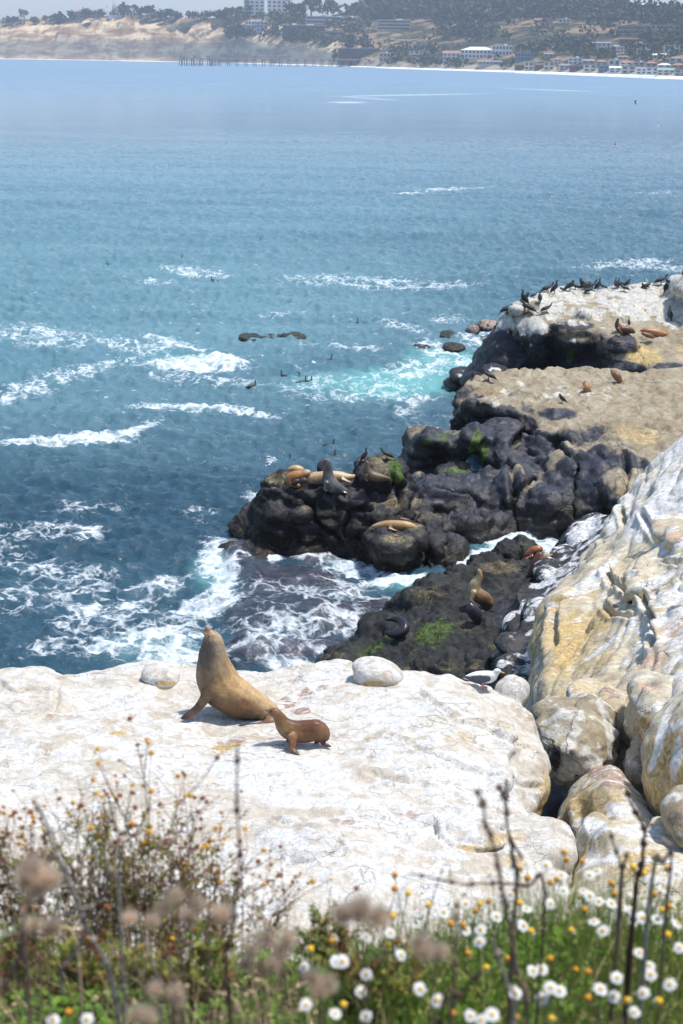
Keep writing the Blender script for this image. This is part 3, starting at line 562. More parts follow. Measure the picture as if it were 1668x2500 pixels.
long_b = solo('long_boulder', [slab_solid([Vz(930,760,7.3),Vz(1030,715,7.5),Vz(1130,750,7.5),Vz(1200,870,7.6),Vz(1290,980,7.7),Vz(1370,1090,7.8),Vz(1500,1250,7.8),Vz(1300,1300,8.0),Vz(1000,1300,7.8),Vz(860,1260,7.3),Vz(790,1200,7.2),Vz(770,1100,7.1),Vz(790,1010,7.1),Vz(850,900,7.2),Vz(900,830,7.2)],
   [Vz(1060,780,7.8),Vz(880,950,7.75),Vz(1000,950,8.0),Vz(1150,1000,8.1),Vz(1040,1080,8.0),Vz(860,1040,7.6),Vz(1250,1080,8.05)], bottom=3, prof=((0,0),(.2,.12),(.6,.22),(1.4,.1),(2.6,-.3)), s=.2, edge=.05, seed=4), bV(850,1100,7.4,60,100,.4,rot=8)], .045, M_CLIFF,
   'ochre and white ridge-shaped boulder with a purple-brown patch, in the cleft', smooth=8, noise=((.9,.04),(3,.02),(9,.006)), billow=(((1.0,2.4,1),.06,10,.7),), seed=121,
   autopaint=dripper(.60, f=(1.5, 6, 6), s=8), paint=[('brown',1480,1885,60,28,8,.95),('brown',1500,1915,40,16,0,.9),('ochre',1440,1960,100,60,0,.66),('ochre',1420,1960,16,60,0,.9),('white',1520,1975,60,22,10,.8)])
block = solo('broken_block', [slab_solid([Vz(880,1140,8.2),Vz(960,1085,8.35),Vz(1100,1120,8.4),Vz(1390,1140,8.4),Vz(1450,1200,8.4),Vz(1568,1260,8.4),Vz(1750,1300,8.6),Vz(1800,1900,9.0),Vz(920,1950,8.4),Vz(880,1500,8.2),Vz(925,1340,8.2),Vz(890,1250,8.2)],
   [Vz(1000,1200,8.5),Vz(1250,1220,8.55),Vz(1400,1400,8.6),Vz(1100,1450,8.5)], bottom=3, prof=((0,0),(.15,.06),(.6,.02),(1.4,-.1)), s=.2, edge=.12, seed=6), bV(980,1150,8.3,100,60,.3), bV(1400,1180,8.35,60,50,.3)], .045, M_CLIFF,
   'pale cracked sandstone block behind the daisies, at the end of the cleft', smooth=3, noise=((.9,.05),(3,.03),(8,.012)), billow=(((1.4,1.4,1.4),.10,10,.7),((4,4,4),.03,0,.8)), seed=131, autopaint=dripper(.62, f=(2, 5, 3), s=12), paint=[('white',1560,2030,70,20,0,.95),('ochre',1560,2110,80,40,-10,.8),('white',1450,2020,40,30,0,.9),('brown',1590,2000,20,10,0,.7)])
col_b = solo('knobbed_boulder', [bV(1350,260,8.1,125,95,.7,rot=-6), bV(1300,420,7.7,90,160,.6), bV(1330,560,7.4,110,160,.6,rot=10), bV(1270,720,7.2,90,160,.5), bV(1450,330,8.3,160,120,.8), bV(1400,440,8.0,110,140,.6,rot=20)], .055, M_CLIFF,
   'knob-topped cream boulder with brown flank, right of the narrow cleft', smooth=4, ridge=.10, strata=(.4,.08), noise=((.9,.09),(3,.03),(9,.01)), billow=(((1.3,1.3,.5),.14,0,.7),((3.5,3.5,1),.03,0,.7)), seed=141, autopaint=dripper(.50, f=(6, 6, 1), s=14), paint=[('pink',1590,1680,40,20,0,.6),('ochre',1570,1780,30,50,0,.85),('brown',1570,1850,24,40,0,.7),('white',1620,1720,30,20,-20,.8)])
big_r = solo('smooth_boulder', [bV(1640,700,8.3,330,400,1.5,rot=8), bV(1520,860,7.9,180,300,1.0,rot=10), bV(1800,600,8.8,350,350,1.5)], .06, M_CLIFF,
   'smooth ochre boulder with curved white streaks at the right edge', smooth=4, ridge=.05, strata=(.5,.05), noise=((.7,.10),(3,.02),(9,.008)), billow=(((.8,.8,.3),.16,0,.8),((3,3,.8),.02,0,.7)), seed=151, autopaint=dripper(.42, f=(3, 3, .7), s=19),
   paint=[('ochre',1620,1880,60,130,10,.85),('white',1612,1800,12,90,16,.98),('white',1650,1770,40,10,-30,.9),('white',1650,1850,14,60,10,.8),('ochre',1650,1930,40,60,0,.9)])
grey_b = solo('grey_boulder', [bV(1560,1060,8.75,130,130,.55,rot=-10), bV(1600,1150,8.75,120,110,.5)], .05, M_TAN, 'grey rounded boulder at the right edge above the daisies', smooth=2, noise=((.9,.05),(4,.03)), seed=161,
   paint=[('white',1640,1950,40,14,-20,.5),('dark',1650,2000,30,30,0,.45)])
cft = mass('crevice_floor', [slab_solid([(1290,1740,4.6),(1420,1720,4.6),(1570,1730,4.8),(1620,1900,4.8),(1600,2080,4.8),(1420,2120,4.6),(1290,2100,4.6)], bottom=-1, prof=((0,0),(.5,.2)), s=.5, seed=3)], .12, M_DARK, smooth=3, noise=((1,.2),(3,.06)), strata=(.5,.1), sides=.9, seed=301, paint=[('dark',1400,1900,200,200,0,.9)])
cft.data.attributes['blk'].data.foreach_set('value', np.ones(len(cft.data.vertices), np.float32)); tag(cft, kind='structure')  # floor painted solid black to stand for the cleft's deep shade
# pale rocks standing on the shelf and the slope
mush = solo('pale_boulder', [blob(392,1648,8.9,46,23,.3,rot=-2,pw=.85), blob(398,1660,8.85,38,18,.26)], .022, M_WHITE, 'flat white boulder standing on the shelf left of the big sea lion', smooth=2, noise=((2,.02),(6,.008)), seed=171, autopaint=dripper(.9, f=(12, 12, 1)), paint=[('ochre',405,1668,34,6,0,.9)])
egg = solo('pale_boulder', [blob(922,1640,8.98,64,30,.36,rot=-13), blob(910,1655,8.9,50,26,.3,rot=-8)], .022, M_WHITE, 'egg-shaped white boulder on the rim of the shelf right of the sea lions', smooth=2, noise=((2,.02),(6,.008)), seed=181, autopaint=dripper(.85, f=(12, 12, 1)), paint=[('ochre',900,1672,46,9,-8,.9)])
slabr = solo('stone_slab', [bC(1460,165,7.0,150,74,.8,rot=10,pw=.55), bC(1540,235,7.1,120,70,.7,rot=12,pw=.55)], .05, M_CLIFF, 'tilted pale slab lying on the cream slope at the right edge', smooth=2, noise=((.9,.04),(3,.02)), seed=191, autopaint=dripper(.8, f=(1.5, 1.5, 5)), paint=[('pink',1650,1310,50,12,8,.8),('pink',1600,1275,14,16,0,.6)])
# rocks awash beyond the island
for i, (x, y, z, rx, rz, m, lab) in enumerate([(1194,796,.35,26,13,M_REEF,'larger of the red-brown sea rocks beside the cormorant outcrop'), (1156,806,.2,18,10,M_REEF,'small red-brown sea rock left of the larger one'),
      (1192,828,.15,20,8,M_REEF,'low dark rock awash between the red-brown rocks and the outcrop foot'), (1108,847,.1,28,8,M_DARK,'flat speckled brown rock awash left of the cormorant outcrop'),
      (1090,816,.05,20,6,M_REEF,'small rock covered in green weed awash beyond the outcrop'), (1030,846,-.05,24,5,M_REEF,'barely awash purple rock left of the flat speckled one'),
      (610,823,.05,30,6,M_REEF,'green weedy rock awash, left of the pair in open water'), (720,821,.05,34,6,M_REEF,'green weedy rock awash, right of the pair in open water'), (665,824,.0,36,4,M_REEF,'thin green weedy ridge awash joining the two open-water rocks')]):
    g = 'green' if 'green' in lab else ('brown' if 'brown' in lab and i < 3 else 'ochre')
    w = solo('sea_rock', [blob(x, y, z, rx, rz, 1.3), blob(x-rx*.4, y+2, z-.1, rx*.7, rz*.8, 1.1), blob(x+rx*.6, y+1, z-.15, rx*.5, rz*.7, .9)], .12, m, lab, 'rock', smooth=1, noise=((1.5,.15),(4,.06)), seed=200+i,
        paint=[(g, x, y-1, rx*1.5, rz*2.5, 0, 1. if g == 'green' else .6)])
# boulders at the water line left of the middle ledge
for i, (x, y, z, rx, rz, lab) in enumerate([(1130,915,.7,34,18,'dark rock at the water line where two cormorants perch'), (1115,935,.2,34,14,'purple rock awash at the foot of the middle ledge'), (1205,905,2.0,30,16,'white-topped dark rock behind the two perched cormorants')]):
    solo('sea_rock', [blob(x, y, z, rx, rz, 1.3), blob(x+rx*.6, y+6, z-.3, rx*.8, rz, 1.1)], .12, M_DARK, lab, 'rock', smooth=1, noise=((1.5,.12),(4,.05)), seed=230+i, paint=[('white', x, y-2, rx*.6, rz*.6, 0, .5)])
# ------------------------------------------------------------------ the sea
def splat(px, py, items):
    r = np.zeros(len(px))
    for x, y, rx, ry, rot, s in items:
        a = rad(rot); u = (px-x)*math.cos(a)+(py-y)*math.sin(a); v = -(px-x)*math.sin(a)+(py-y)*math.cos(a)
        r = np.maximum(r, s*(1-sstep(.35, 1.3, np.sqrt((u/rx)**2+(v/ry)**2))))
    return r
def polar(r0, r1, k, a0, a1, na):
    nr = int(math.log(r1/r0)/k)+1; rr = r0*np.exp(np.linspace(0, math.log(r1/r0), nr)); aa = np.linspace(rad(a0), rad(a1), na)
    R, A_ = np.meshgrid(rr, aa, indexing='ij'); v = np.c_[(R*np.sin(A_)).ravel(), (R*np.cos(A_)).ravel(), np.zeros(R.size)]
    i = np.arange(nr-1)[:, None]*na+np.arange(na-1)[None]; i = i.ravel()
    return v, np.c_[i, i+na, i+na+1, i+1][:, ::-1]
FOAM = [(470,893,165,22,0,.72),(430,845,95,13,14,.6),(560,880,60,9,8,.8),(470,1000,170,14,3,.62),(600,1012,90,9,8,.5),(180,1078,190,23,-3,.70),(330,1055,90,14,-20,.6),(60,1085,80,18,0,.62),
   (106,936,160,26,-14,.42),(230,905,130,20,-16,.40),(60,965,110,20,-10,.42),(106,825,190,36,4,.38),(330,850,140,26,8,.38),(480,930,200,14,4,.33),(470,665,110,16,6,.42),(380,690,60,10,0,.40),(880,690,260,20,2,.38),(1050,700,160,12,-3,.40),(1540,645,160,16,-4,.42),(1620,660,90,14,0,.45),
   (1106,463,110,5,-3,.44),(1000,472,60,3,0,.45),(850,250,60,3,0,.52),(1000,232,240,2.2,-1,.46),(900,240,110,3,4,.36),(1350,220,160,2,2,.40),(1600,470,80,4,0,.3),
   (860,950,230,44,0,.34),(1010,905,120,30,-10,.45),(1090,870,100,30,20,.50),(1020,975,70,20,0,.5),(1180,830,70,26,0,.5),(980,800,90,14,12,.38),(1100,780,60,20,0,.42),(700,770,90,10,0,.30),(850,850,150,12,4,.33),
   (1040,1060,60,24,0,.40),(1000,1010,50,22,0,.35),
   (515,1370,40,60,10,.66),(550,1420,46,60,10,.74),(500,1490,110,40,-12,.72),(350,1570,200,44,-8,.62),(260,1500,160,50,-10,.50),(430,1600,130,34,-4,.66),(120,1440,200,70,-10,.37),(100,1300,140,30,-6,.36),(200,1240,120,20,0,.30),(210,1310,70,20,0,.40),(380,1440,120,34,-16,.5),
   (80,1380,90,26,0,.38),(540,1330,60,20,10,.6),(640,1375,70,16,-14,.6),(480,1260,60,30,0,.28),(150,1580,120,40,0,.35),(620,1210,40,14,0,.4),(660,1132,18,4,0,.9),(650,1215,20,16,0,.5),(20,1330,60,60,0,.3),
   (900,1400,150,18,4,.55),(970,1425,110,20,-4,.72),(830,1380,90,12,4,.6),(760,1370,80,12,4,.55),(1010,1420,60,20,0,.8),(860,1460,120,40,10,.42),(740,1480,180,40,8,.40),(700,1560,160,50,8,.38),(650,1600,140,30,-10,.50),(800,1600,110,22,0,.42),(700,1630,100,16,-6,.65),(640,1560,60,20,0,.3),(820,1540,120,30,0,.4),
   (1180,1360,90,16,-25,.9),(1130,1385,50,16,-30,.9),(1260,1325,120,12,2,.95),(1340,1345,60,24,0,.75),(1300,1320,90,10,0,.9),(1250,1350,120,18,0,.45)]
REEF = [(600,1405,55,34,10,.36),(680,1420,120,34,6,.30),(790,1435,90,26,8,.32),(640,1450,90,30,0,.22),(690,1500,160,44,8,.42),(620,1530,90,30,6,.36),(800,1520,130,40,4,.28),(600,1610,90,34,0,.55),(700,1590,140,34,4,.26),(830,1590,80,30,0,.18),(770,1370,60,14,0,.25),(585,1365,40,22,-10,.30),(900,1490,70,30,0,.2),(580,1350,40,30,0,.2)]
def sea():
    v1, f1 = polar(24, 420, .0038, -27, 30, 720)
    v2, f2 = polar(420, 9000, .013, -27, 30, 300)
    n = NT('sea_water'); co = n.coord('Object')
    foam = n.attr('foam'); reef = n.attr('reef'); cy = n.attr('cyan'); dist = n.attr('dist')
    w1 = n.noise(n.map(co, (1, 1.7, 1)), .9, 5, .6, .8); w2 = n.noise(n.map(co, (1, 1.5, 1), (0, 0, .4)), 4.2, 4, .6, .5)
    w0 = n.noise(n.map(co, (.02, .10, 1)), 1, 5, .6, .5)
    deep = n.mix(n.mapr(w0, .35, .65), (.024, .066, .098), (.040, .095, .130))
    cyan = n.mix(n.mapr(w0, .3, .7), (.100, .215, .262), (.145, .280, .325))
    c = n.mix(cy, deep, cyan); c = n.mix(n.mapr(dist, 100, 480), c, n.mix(n.mapr(w0, .35, .65), (.190, .300, .410), (.230, .350, .455))); c = n.mix(n.attr('shoal'), c, (.16, .44, .44))  # far water paled by distance: sky reflection put into base colour
    rk = n.mix(n.mapr(n.noise(n.map(co, (1.5, 4, 1), (0, 0, -.3)), 1.3, 5, .7), .35, .65), (.022, .020, .030), (.085, .072, .092))
    c = n.mix(reef, c, rk)
    # lacy foam
    dx = n.n('TexNoise'); n.l(co, dx.inputs['Vector']); dx.inputs['Scale'].default_value = 1.1; dx.inputs['Detail'].default_value = 4
    sc = n.n('VectorMath', operation='SCALE'); n.l(dx.outputs[1], sc.inputs[0]); sc.inputs['Scale'].default_value = 1.5
    ad = n.n('VectorMath', operation='ADD'); n.l(co, ad.inputs[0]); n.l(sc.outputs[0], ad.inputs[1]); q = ad.outputs[0]
    q = n.map(q, (1, 1.25, 1), (0, 0, .35))
    e1 = n.mapr(n.vor(q, 1.0, 'DISTANCE_TO_EDGE'), .22, .0); e2 = n.mapr(n.vor(q, 2.9, 'DISTANCE_TO_EDGE'), .26, .0)
    lace = n.math('ADD', n.math('MULTIPLY', e1, .62), n.math('MULTIPLY', e2, .38))
    ns = n.noise(n.map(co, (1, 1.6, 1)), .55, 9, .72, .6)
    val = n.math('ADD', n.math('MULTIPLY', foam, 1.22), n.math('ADD', n.math('MULTIPLY', lace, .62), n.math('MULTIPLY', ns, 1.7)))
    fm = n.math('MULTIPLY', n.mapr(val, 1.44, 2.10), n.mapr(foam, .02, .2))
    nf = n.noise(n.map(co, (1, 3.5, 1)), 1.0, 4, .7)           # scattered whitecaps of open water
    fm = n.math('MAXIMUM', fm, n.math('MULTIPLY', n.mapr(nf, .63, .72), n.attr('caps')))
    c = n.mix(n.math('MULTIPLY', fm, .84), c, n.mix(n.mapr(n.noise(co, 3.5, 6, .7), .35, .65), (.62, .70, .75), (.88, .92, .94)))
    # light, milky water under and around the foam
    n.put(n.b.inputs['Base Color'], n.mix(n.math('MULTIPLY', n.mapr(foam, .3, 1.0), n.math('SUBTRACT', .38, n.math('MULTIPLY', fm, .38))), c, (.45, .60, .64)))
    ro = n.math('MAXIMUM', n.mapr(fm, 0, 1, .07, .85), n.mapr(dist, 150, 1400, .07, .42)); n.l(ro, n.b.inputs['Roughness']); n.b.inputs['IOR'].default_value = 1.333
    hb = n.math('ADD', n.math('MULTIPLY', w1, 1.), n.math('MULTIPLY', w2, .28)); hb = n.math('ADD', hb, n.math('MULTIPLY', n.noise(n.map(co, (.12, .3, 1)), 1, 4, .6), n.mapr(dist, 150, 900, 0, 6)))
    n.l(n.bump(hb, n.mapr(dist, 40, 900, .95, .55, False), n.mapr(dist, 40, 1500, .16, 1.1, False)), n.b.inputs['Normal'])
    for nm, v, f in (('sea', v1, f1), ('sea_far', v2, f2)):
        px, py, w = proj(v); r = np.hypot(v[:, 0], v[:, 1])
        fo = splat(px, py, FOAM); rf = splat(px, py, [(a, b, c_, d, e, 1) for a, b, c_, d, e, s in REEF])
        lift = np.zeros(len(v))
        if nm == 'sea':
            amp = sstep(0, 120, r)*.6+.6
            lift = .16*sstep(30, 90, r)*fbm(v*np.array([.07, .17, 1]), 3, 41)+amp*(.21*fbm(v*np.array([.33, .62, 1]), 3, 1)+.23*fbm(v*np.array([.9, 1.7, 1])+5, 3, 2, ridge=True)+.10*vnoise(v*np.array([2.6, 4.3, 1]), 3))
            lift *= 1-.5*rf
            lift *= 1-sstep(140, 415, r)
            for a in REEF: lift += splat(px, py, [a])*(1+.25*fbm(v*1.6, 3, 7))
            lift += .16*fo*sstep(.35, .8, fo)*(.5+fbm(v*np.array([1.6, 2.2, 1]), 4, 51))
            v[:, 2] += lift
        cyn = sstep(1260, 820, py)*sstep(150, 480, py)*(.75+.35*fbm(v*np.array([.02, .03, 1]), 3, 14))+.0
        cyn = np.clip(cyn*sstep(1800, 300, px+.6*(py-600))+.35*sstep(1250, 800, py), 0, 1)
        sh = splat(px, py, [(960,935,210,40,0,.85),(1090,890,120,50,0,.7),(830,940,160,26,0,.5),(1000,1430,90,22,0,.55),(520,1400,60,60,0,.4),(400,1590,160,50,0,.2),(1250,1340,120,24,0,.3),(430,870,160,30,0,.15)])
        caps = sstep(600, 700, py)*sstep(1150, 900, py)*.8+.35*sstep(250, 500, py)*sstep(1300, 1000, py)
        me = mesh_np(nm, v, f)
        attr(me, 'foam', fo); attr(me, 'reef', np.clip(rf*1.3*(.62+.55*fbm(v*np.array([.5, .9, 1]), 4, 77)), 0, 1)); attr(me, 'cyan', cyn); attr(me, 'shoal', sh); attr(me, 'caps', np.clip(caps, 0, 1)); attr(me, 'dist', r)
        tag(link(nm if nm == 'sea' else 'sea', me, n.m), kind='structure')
sea(); log('sea')
# ------------------------------------------------------------------ the far coast
def interp(x, pts): return np.interp(x, [p[0] for p in pts], [p[1] for p in pts])
SHORE = [(-900,125),(-300,139),(0,144),(250,147),(450,151),(700,157),(960,166),(1200,173),(1450,181),(1668,190),(2000,203),(2400,220)]     # shoreline in the photo
SKY = [(-900,52),(-300,55),(0,54),(120,50),(260,46),(330,40),(420,48),(520,50),(600,48),(700,40),(760,45),(850,30),(930,16),(1020,8),(1120,2),(1250,-6),(1400,-2),(1470,12),(1560,17),(1668,30),(2000,45),(2400,60)]
SD = catmull([(-900,2750),(-300,2480),(0,2335),(250,2250),(450,2160),(700,1950),(960,1690),(1200,1525),(1450,1360),(1668,1225),(2000,1060),(2400,930)], 10, False)
SHORE = [(q[0], 127.5+(q[0]-834)*.01257+62496/q[1]) for q in SD]
def shore_xy(px):
    y = interp(px, SHORE); return np.array([tuple(P(float(a), float(b), 0)) for a, b in zip(np.atleast_1d(px), np.atleast_1d(y))])
NU, NV = 760, 150
pxs = np.linspace(-800, 2300, NU); sh_p = shore_xy(pxs)
u_dir = sh_p[:, :2]/np.linalg.norm(sh_p[:, :2], axis=1)[:, None]
vv = np.concatenate([np.linspace(-25, 260, 96), np.linspace(268, 1000, NV-96)])
bluff = interp(pxs, [(-900,1),(560,1),(700,.80),(800,.42),(900,.16),(1000,.05),(2400,.03)])     # 1 = sea cliff, 0 = gentle town slope
dist = np.linalg.norm(sh_p[:, :2], axis=1)
d_top = np.where(bluff > .7, 190, 0)+interp(pxs, [(-900,0),(560,0),(850,330),(1100,620),(1400,640),(1600,560),(2400,600)])*(1)
d_top = interp(pxs, [(-900,190),(560,190),(700,300),(850,480),(1000,640),(1400,700),(1650,620),(2400,650)])
d0 = dist+d_top
z_top = np.empty(NU)
for i in range(NU):
    r = ray(float(pxs[i]), float(interp(pxs[i], SKY))+ (5 if pxs[i] < 800 else 6)); hd = math.hypot(r.x, r.y); z_top[i] = H+r.z/hd*d0[i]
U_, V_ = np.meshgrid(np.arange(NU), np.arange(NV), indexing='ij')
v_ = vv[V_]; xy = sh_p[U_][..., :2]+u_dir[U_]*v_[..., None]
p3 = np.stack([xy[..., 0], xy[..., 1], v_*0], -1).reshape(-1, 3)
t = np.clip(v_/d_top[U_], 0, 1.6)
# cliff profile: steep lower wall, erosion gullies, softer shoulder
er = fbm(p3*np.array([.030, .010, 1]), 5, 3, ridge=True).reshape(v_.shape); er2 = fbm(p3*np.array([.011, .011, 1]), 4, 9).reshape(v_.shape)
tc = np.clip(v_/(85+45*er2+34*er), 0, 3)
prof_c = .80*(1-np.exp(-2.2*np.clip(tc-.02, 0, 9)))/(1-math.exp(-2.2))*1.0; prof_c = prof_c+.2*np.clip(t, 0, 1)
er3 = fbm(p3*np.array([.085, .03, 1]), 4, 33, ridge=True).reshape(v_.shape); prof_c = prof_c+(.20*er+.07*er3)*np.clip(tc, 0, 1)*np.clip(1.7-tc, 0, 1)
prof_t = np.clip(t, 0, 1.0)**1.05; prof_t = np.where(v_ < 60, prof_t*sstep(0, 60, v_)*.6+.4*prof_t, prof_t)+.028*er2*np.clip(t*3, 0, 1)
prof_t = prof_t+.03*fbm(p3*np.array([.006, .006, 1]), 4, 19, ridge=True).reshape(v_.shape)*np.clip(t*2, 0, 1)
b_ = bluff[U_]; zz_ = (prof_c*b_+prof_t*(1-b_))*z_top[U_]
zz_ = np.where(t > 1.02, np.minimum(zz_, z_top[U_]*(1-.1*(t-1.02))), zz_)
beach = 1.6*sstep(0, 25, v_); zz_ = np.maximum(np.where(v_ > 0, np.maximum(zz_, 0)*sstep(0, 30, v_)+beach, v_*.08), -2)
V3c = np.stack([xy[..., 0], xy[..., 1], zz_], -1)
ii = (np.arange(NU-1)[:, None]*NV+np.arange(NV-1)[None]).ravel()
coast_f = np.c_[ii, ii+NV, ii+NV+1, ii+1]
co_me = mesh_np('hills', V3c.reshape(-1, 3), coast_f)
n = NT('coast_ground'); v = n.coord('Object'); cl = n.attr('cliff'); sc_ = n.attr('scrub')
strata = n.noise(n.map(v, (.020, .020, .09)), 1, 5, .6, .6); big = n.noise(v, .012, 6, .65, .4); fine = n.noise(v, .06, 6, .7)
rockc = n.mix(n.mapr(strata, .38, .62), (.30, .185, .10), (.78, .60, .37)); rockc = n.mix(n.mapr(fine, .5, .66), rockc, (.20, .15, .09)); rockc = n.mix(n.math('MULTIPLY', sc_, .75), rockc, n.mix(n.mapr(fine, .4, .6), (.10, .10, .055), (.17, .13, .08)))
scrub = n.mix(n.mapr(fine, .42, .6), (.030, .040, .018), (.10, .085, .045)); dry = n.mix(n.mapr(fine, .35, .65), (.22, .155, .085), (.34, .25, .15))
g = n.mix(n.mapr(big, .44, .56), scrub, dry); g = n.mix(n.mapr(n.noise(v, .035, 5, .7), .50, .56), g, (.026, .036, .018))
c = n.mix(n.mapr(n.math('ADD', cl, n.math('MULTIPLY', n.math('SUBTRACT', big, .5), 2.6)), .35, .6), g, rockc)
c = n.mix(n.attr('beach'), c, (.42, .37, .29))
n.set(Base_Color=c, Roughness=.95, Specular_IOR_Level=.1); n.l(n.bump(fine, .8, 4.), n.b.inputs['Normal'])
co_me.materials.append(n.m)
cliffa = np.clip(b_*sstep(1.15, .6, tc+.5*er2)*sstep(0, .06, tc)*1.05+.35*b_*(er > .3), 0, 1)
attr(co_me, 'cliff', cliffa.ravel()); attr(co_me, 'scrub', sstep(.05, -.35, er3*.6+er*.6+er2*.3).ravel()); attr(co_me, 'beach', (sstep(38, 24, v_)*(1-b_*.6)).ravel())
tag(link('hills', co_me), kind='structure')
c_tree = BVHTree.FromPolygons([tuple(q) for q in V3c.reshape(-1, 3)], [tuple(q) for q in coast_f.tolist()]); log('coast')
def hill(px, py):
    """the point of the far land seen at a pixel"""
    h = c_tree.ray_cast(Vector((0, 0, H)), ray(px, py)); return h[0]
def hill_z(x, y):
    h = c_tree.ray_cast(Vector((x, y, 900)), Vector((0, 0, -1))); return h[0].z if h[0] else 0.
# surf along the beach: long low ridges of foam
surf = NT('surf_foam'); sv = surf.coord('Object'); surf.set(Base_Color=surf.mix(surf.mapr(surf.noise(sv, .2, 4), .3, .7), (.78, .82, .85), (.92, .94, .95)), Roughness=.9)
def surf_ridge(p0, p1, off, w, h, seed):
    q = np.linspace(p0, p1, 160); s = shore_xy(q); dn = s[:, :2]/np.linalg.norm(s[:, :2], axis=1)[:, None]
    nn = vnoise(np.c_[q*.02, q*0, q*0], seed); n2 = vnoise(np.c_[q*.15, q*0, q*0], seed+3)
    V = []
    for i in range(len(q)):
        o_ = off+14*nn[i]; ww = w*max(.05, (.75+.5*n2[i]))*min(1, 12*(i/159)*(1-i/159)+.02)
        for a, z in ((-ww/2, .02), (-ww/4, h), (0, h*.9), (ww/2, .03)): V.append((*(s[i, :2]-dn[i]*(o_+a)), z))
    F = [(i*4+k, i*4+4+k, i*4+5+k, i*4+1+k) for i in range(159) for k in range(3)]
    me = bpy.data.meshes.new('surf'); me.from_pydata([tuple(map(float, x)) for x in V], [], F); tag(link('surf', me, surf.m), kind='structure')
for a in ((560,2300,10,26,.9,1),(900,1700,75,14,.5,2),(-600,560,4,8,.6,3),(1250,2300,130,12,.5,5),(300,420,40,8,.5,6),(1620,1800,52,30,.6,8)): surf_ridge(*a)

# leafy crowns as clusters of small leaf clumps
def clump(mb, c, r, n, rng, flat=.75, mi=0):
    for _ in range(n):
        d = rng.normal(size=3); d /= np.linalg.norm(d); rr = r*rng.uniform(.25, 1)**.6; p = c+d*rr*np.array([1, 1, flat]); s = r*rng.uniform(.20, .42)
        a = rng.normal(size=3); a /= np.linalg.norm(a); b = np.cross(a, rng.normal(size=3)); b /= np.linalg.norm(b)+1e-9; e = np.cross(a, b)
        o = p+e*s*.5; mb.add([p-a*s, p-b*s*.8, p+a*s, p+b*s*.8, o], [(0, 1, 4), (1, 2, 4), (2, 3, 4), (3, 0, 4)], mi)
M_TREE = plain('tree_foliage', (.058, .078, .036), .9, .5, .25, .1); M_TREE2 = plain('olive_foliage', (.115, .115, .048), .9, .4, .25, .1); M_TRUNK = plain('tree_trunk', (.10, .075, .05), .9)
rng = np.random.default_rng(5)
def far_tree(px, py, hpx, wpx, label, kind='tree', mat=None):
    """a tree on the far ridge: foot at pixel (px,py)"""
    h = hill(px, py)
    if h is None:
        for k in range(1, 14):
            h = hill(px, py+k)
            if h is not None: break
    if h is None: return
    m = (h-Vector((0, 0, H))).length/FPX; hh, w = hpx*m, wpx*m
    t = empty('tree', h); tb = MB(); tb.tube([(0, 0, -1), (0, 0, hh*.35), (w*.05, 0, hh*.7)], [w*.045, w*.035, w*.015], 5)
    tb.tube([(0, 0, hh*.3), (w*.2, 0, hh*.6)], [w*.025, w*.01], 4); tb.tube([(0, 0, hh*.33), (-w*.2, w*.05, hh*.62)], [w*.025, w*.01], 4); tb.build('trunk', M_TRUNK, t)
    cb = MB()
    if kind == 'conifer':
        for k in range(7): clump(cb, np.array([0, 0, hh*(.25+.11*k)]), w*.5*(1-k/8), 16, rng, .4)
    elif kind == 'palm':
        for k in range(11):
            a = k/11*6.28+rng.uniform(-.2, .2); L = w*.5
            for s in range(4):
                x0, x1 = L*s/4, L*(s+1)/4; z0, z1 = hh*.95-.30*x0*x0/L*2+.2*x0, hh*.95-.30*x1*x1/L*2+.2*x1; wd = L*.10*(1-s/5)
                ca, sa = math.cos(a), math.sin(a)
                cb.add([(x0*ca-wd*sa, x0*sa+wd*ca, z0), (x0*ca+wd*sa, x0*sa-wd*ca, z0), (x1*ca+wd*sa*.8, x1*sa-wd*ca*.8, z1), (x1*ca-wd*sa*.8, x1*sa+wd*ca*.8, z1)], [(0, 1, 2, 3)])
    else:
        for k in range(5): clump(cb, np.array([rng.uniform(-.3, .3)*w, rng.uniform(-.3, .3)*w, hh*rng.uniform(.5, .85)]), w*rng.uniform(.22, .36), 26, rng)
    cb.build('crown', mat or M_TREE, t)
    tag(t, label, 'tree', 'trees along the far ridge' if py < 75 else 'trees below the far ridge'); return t
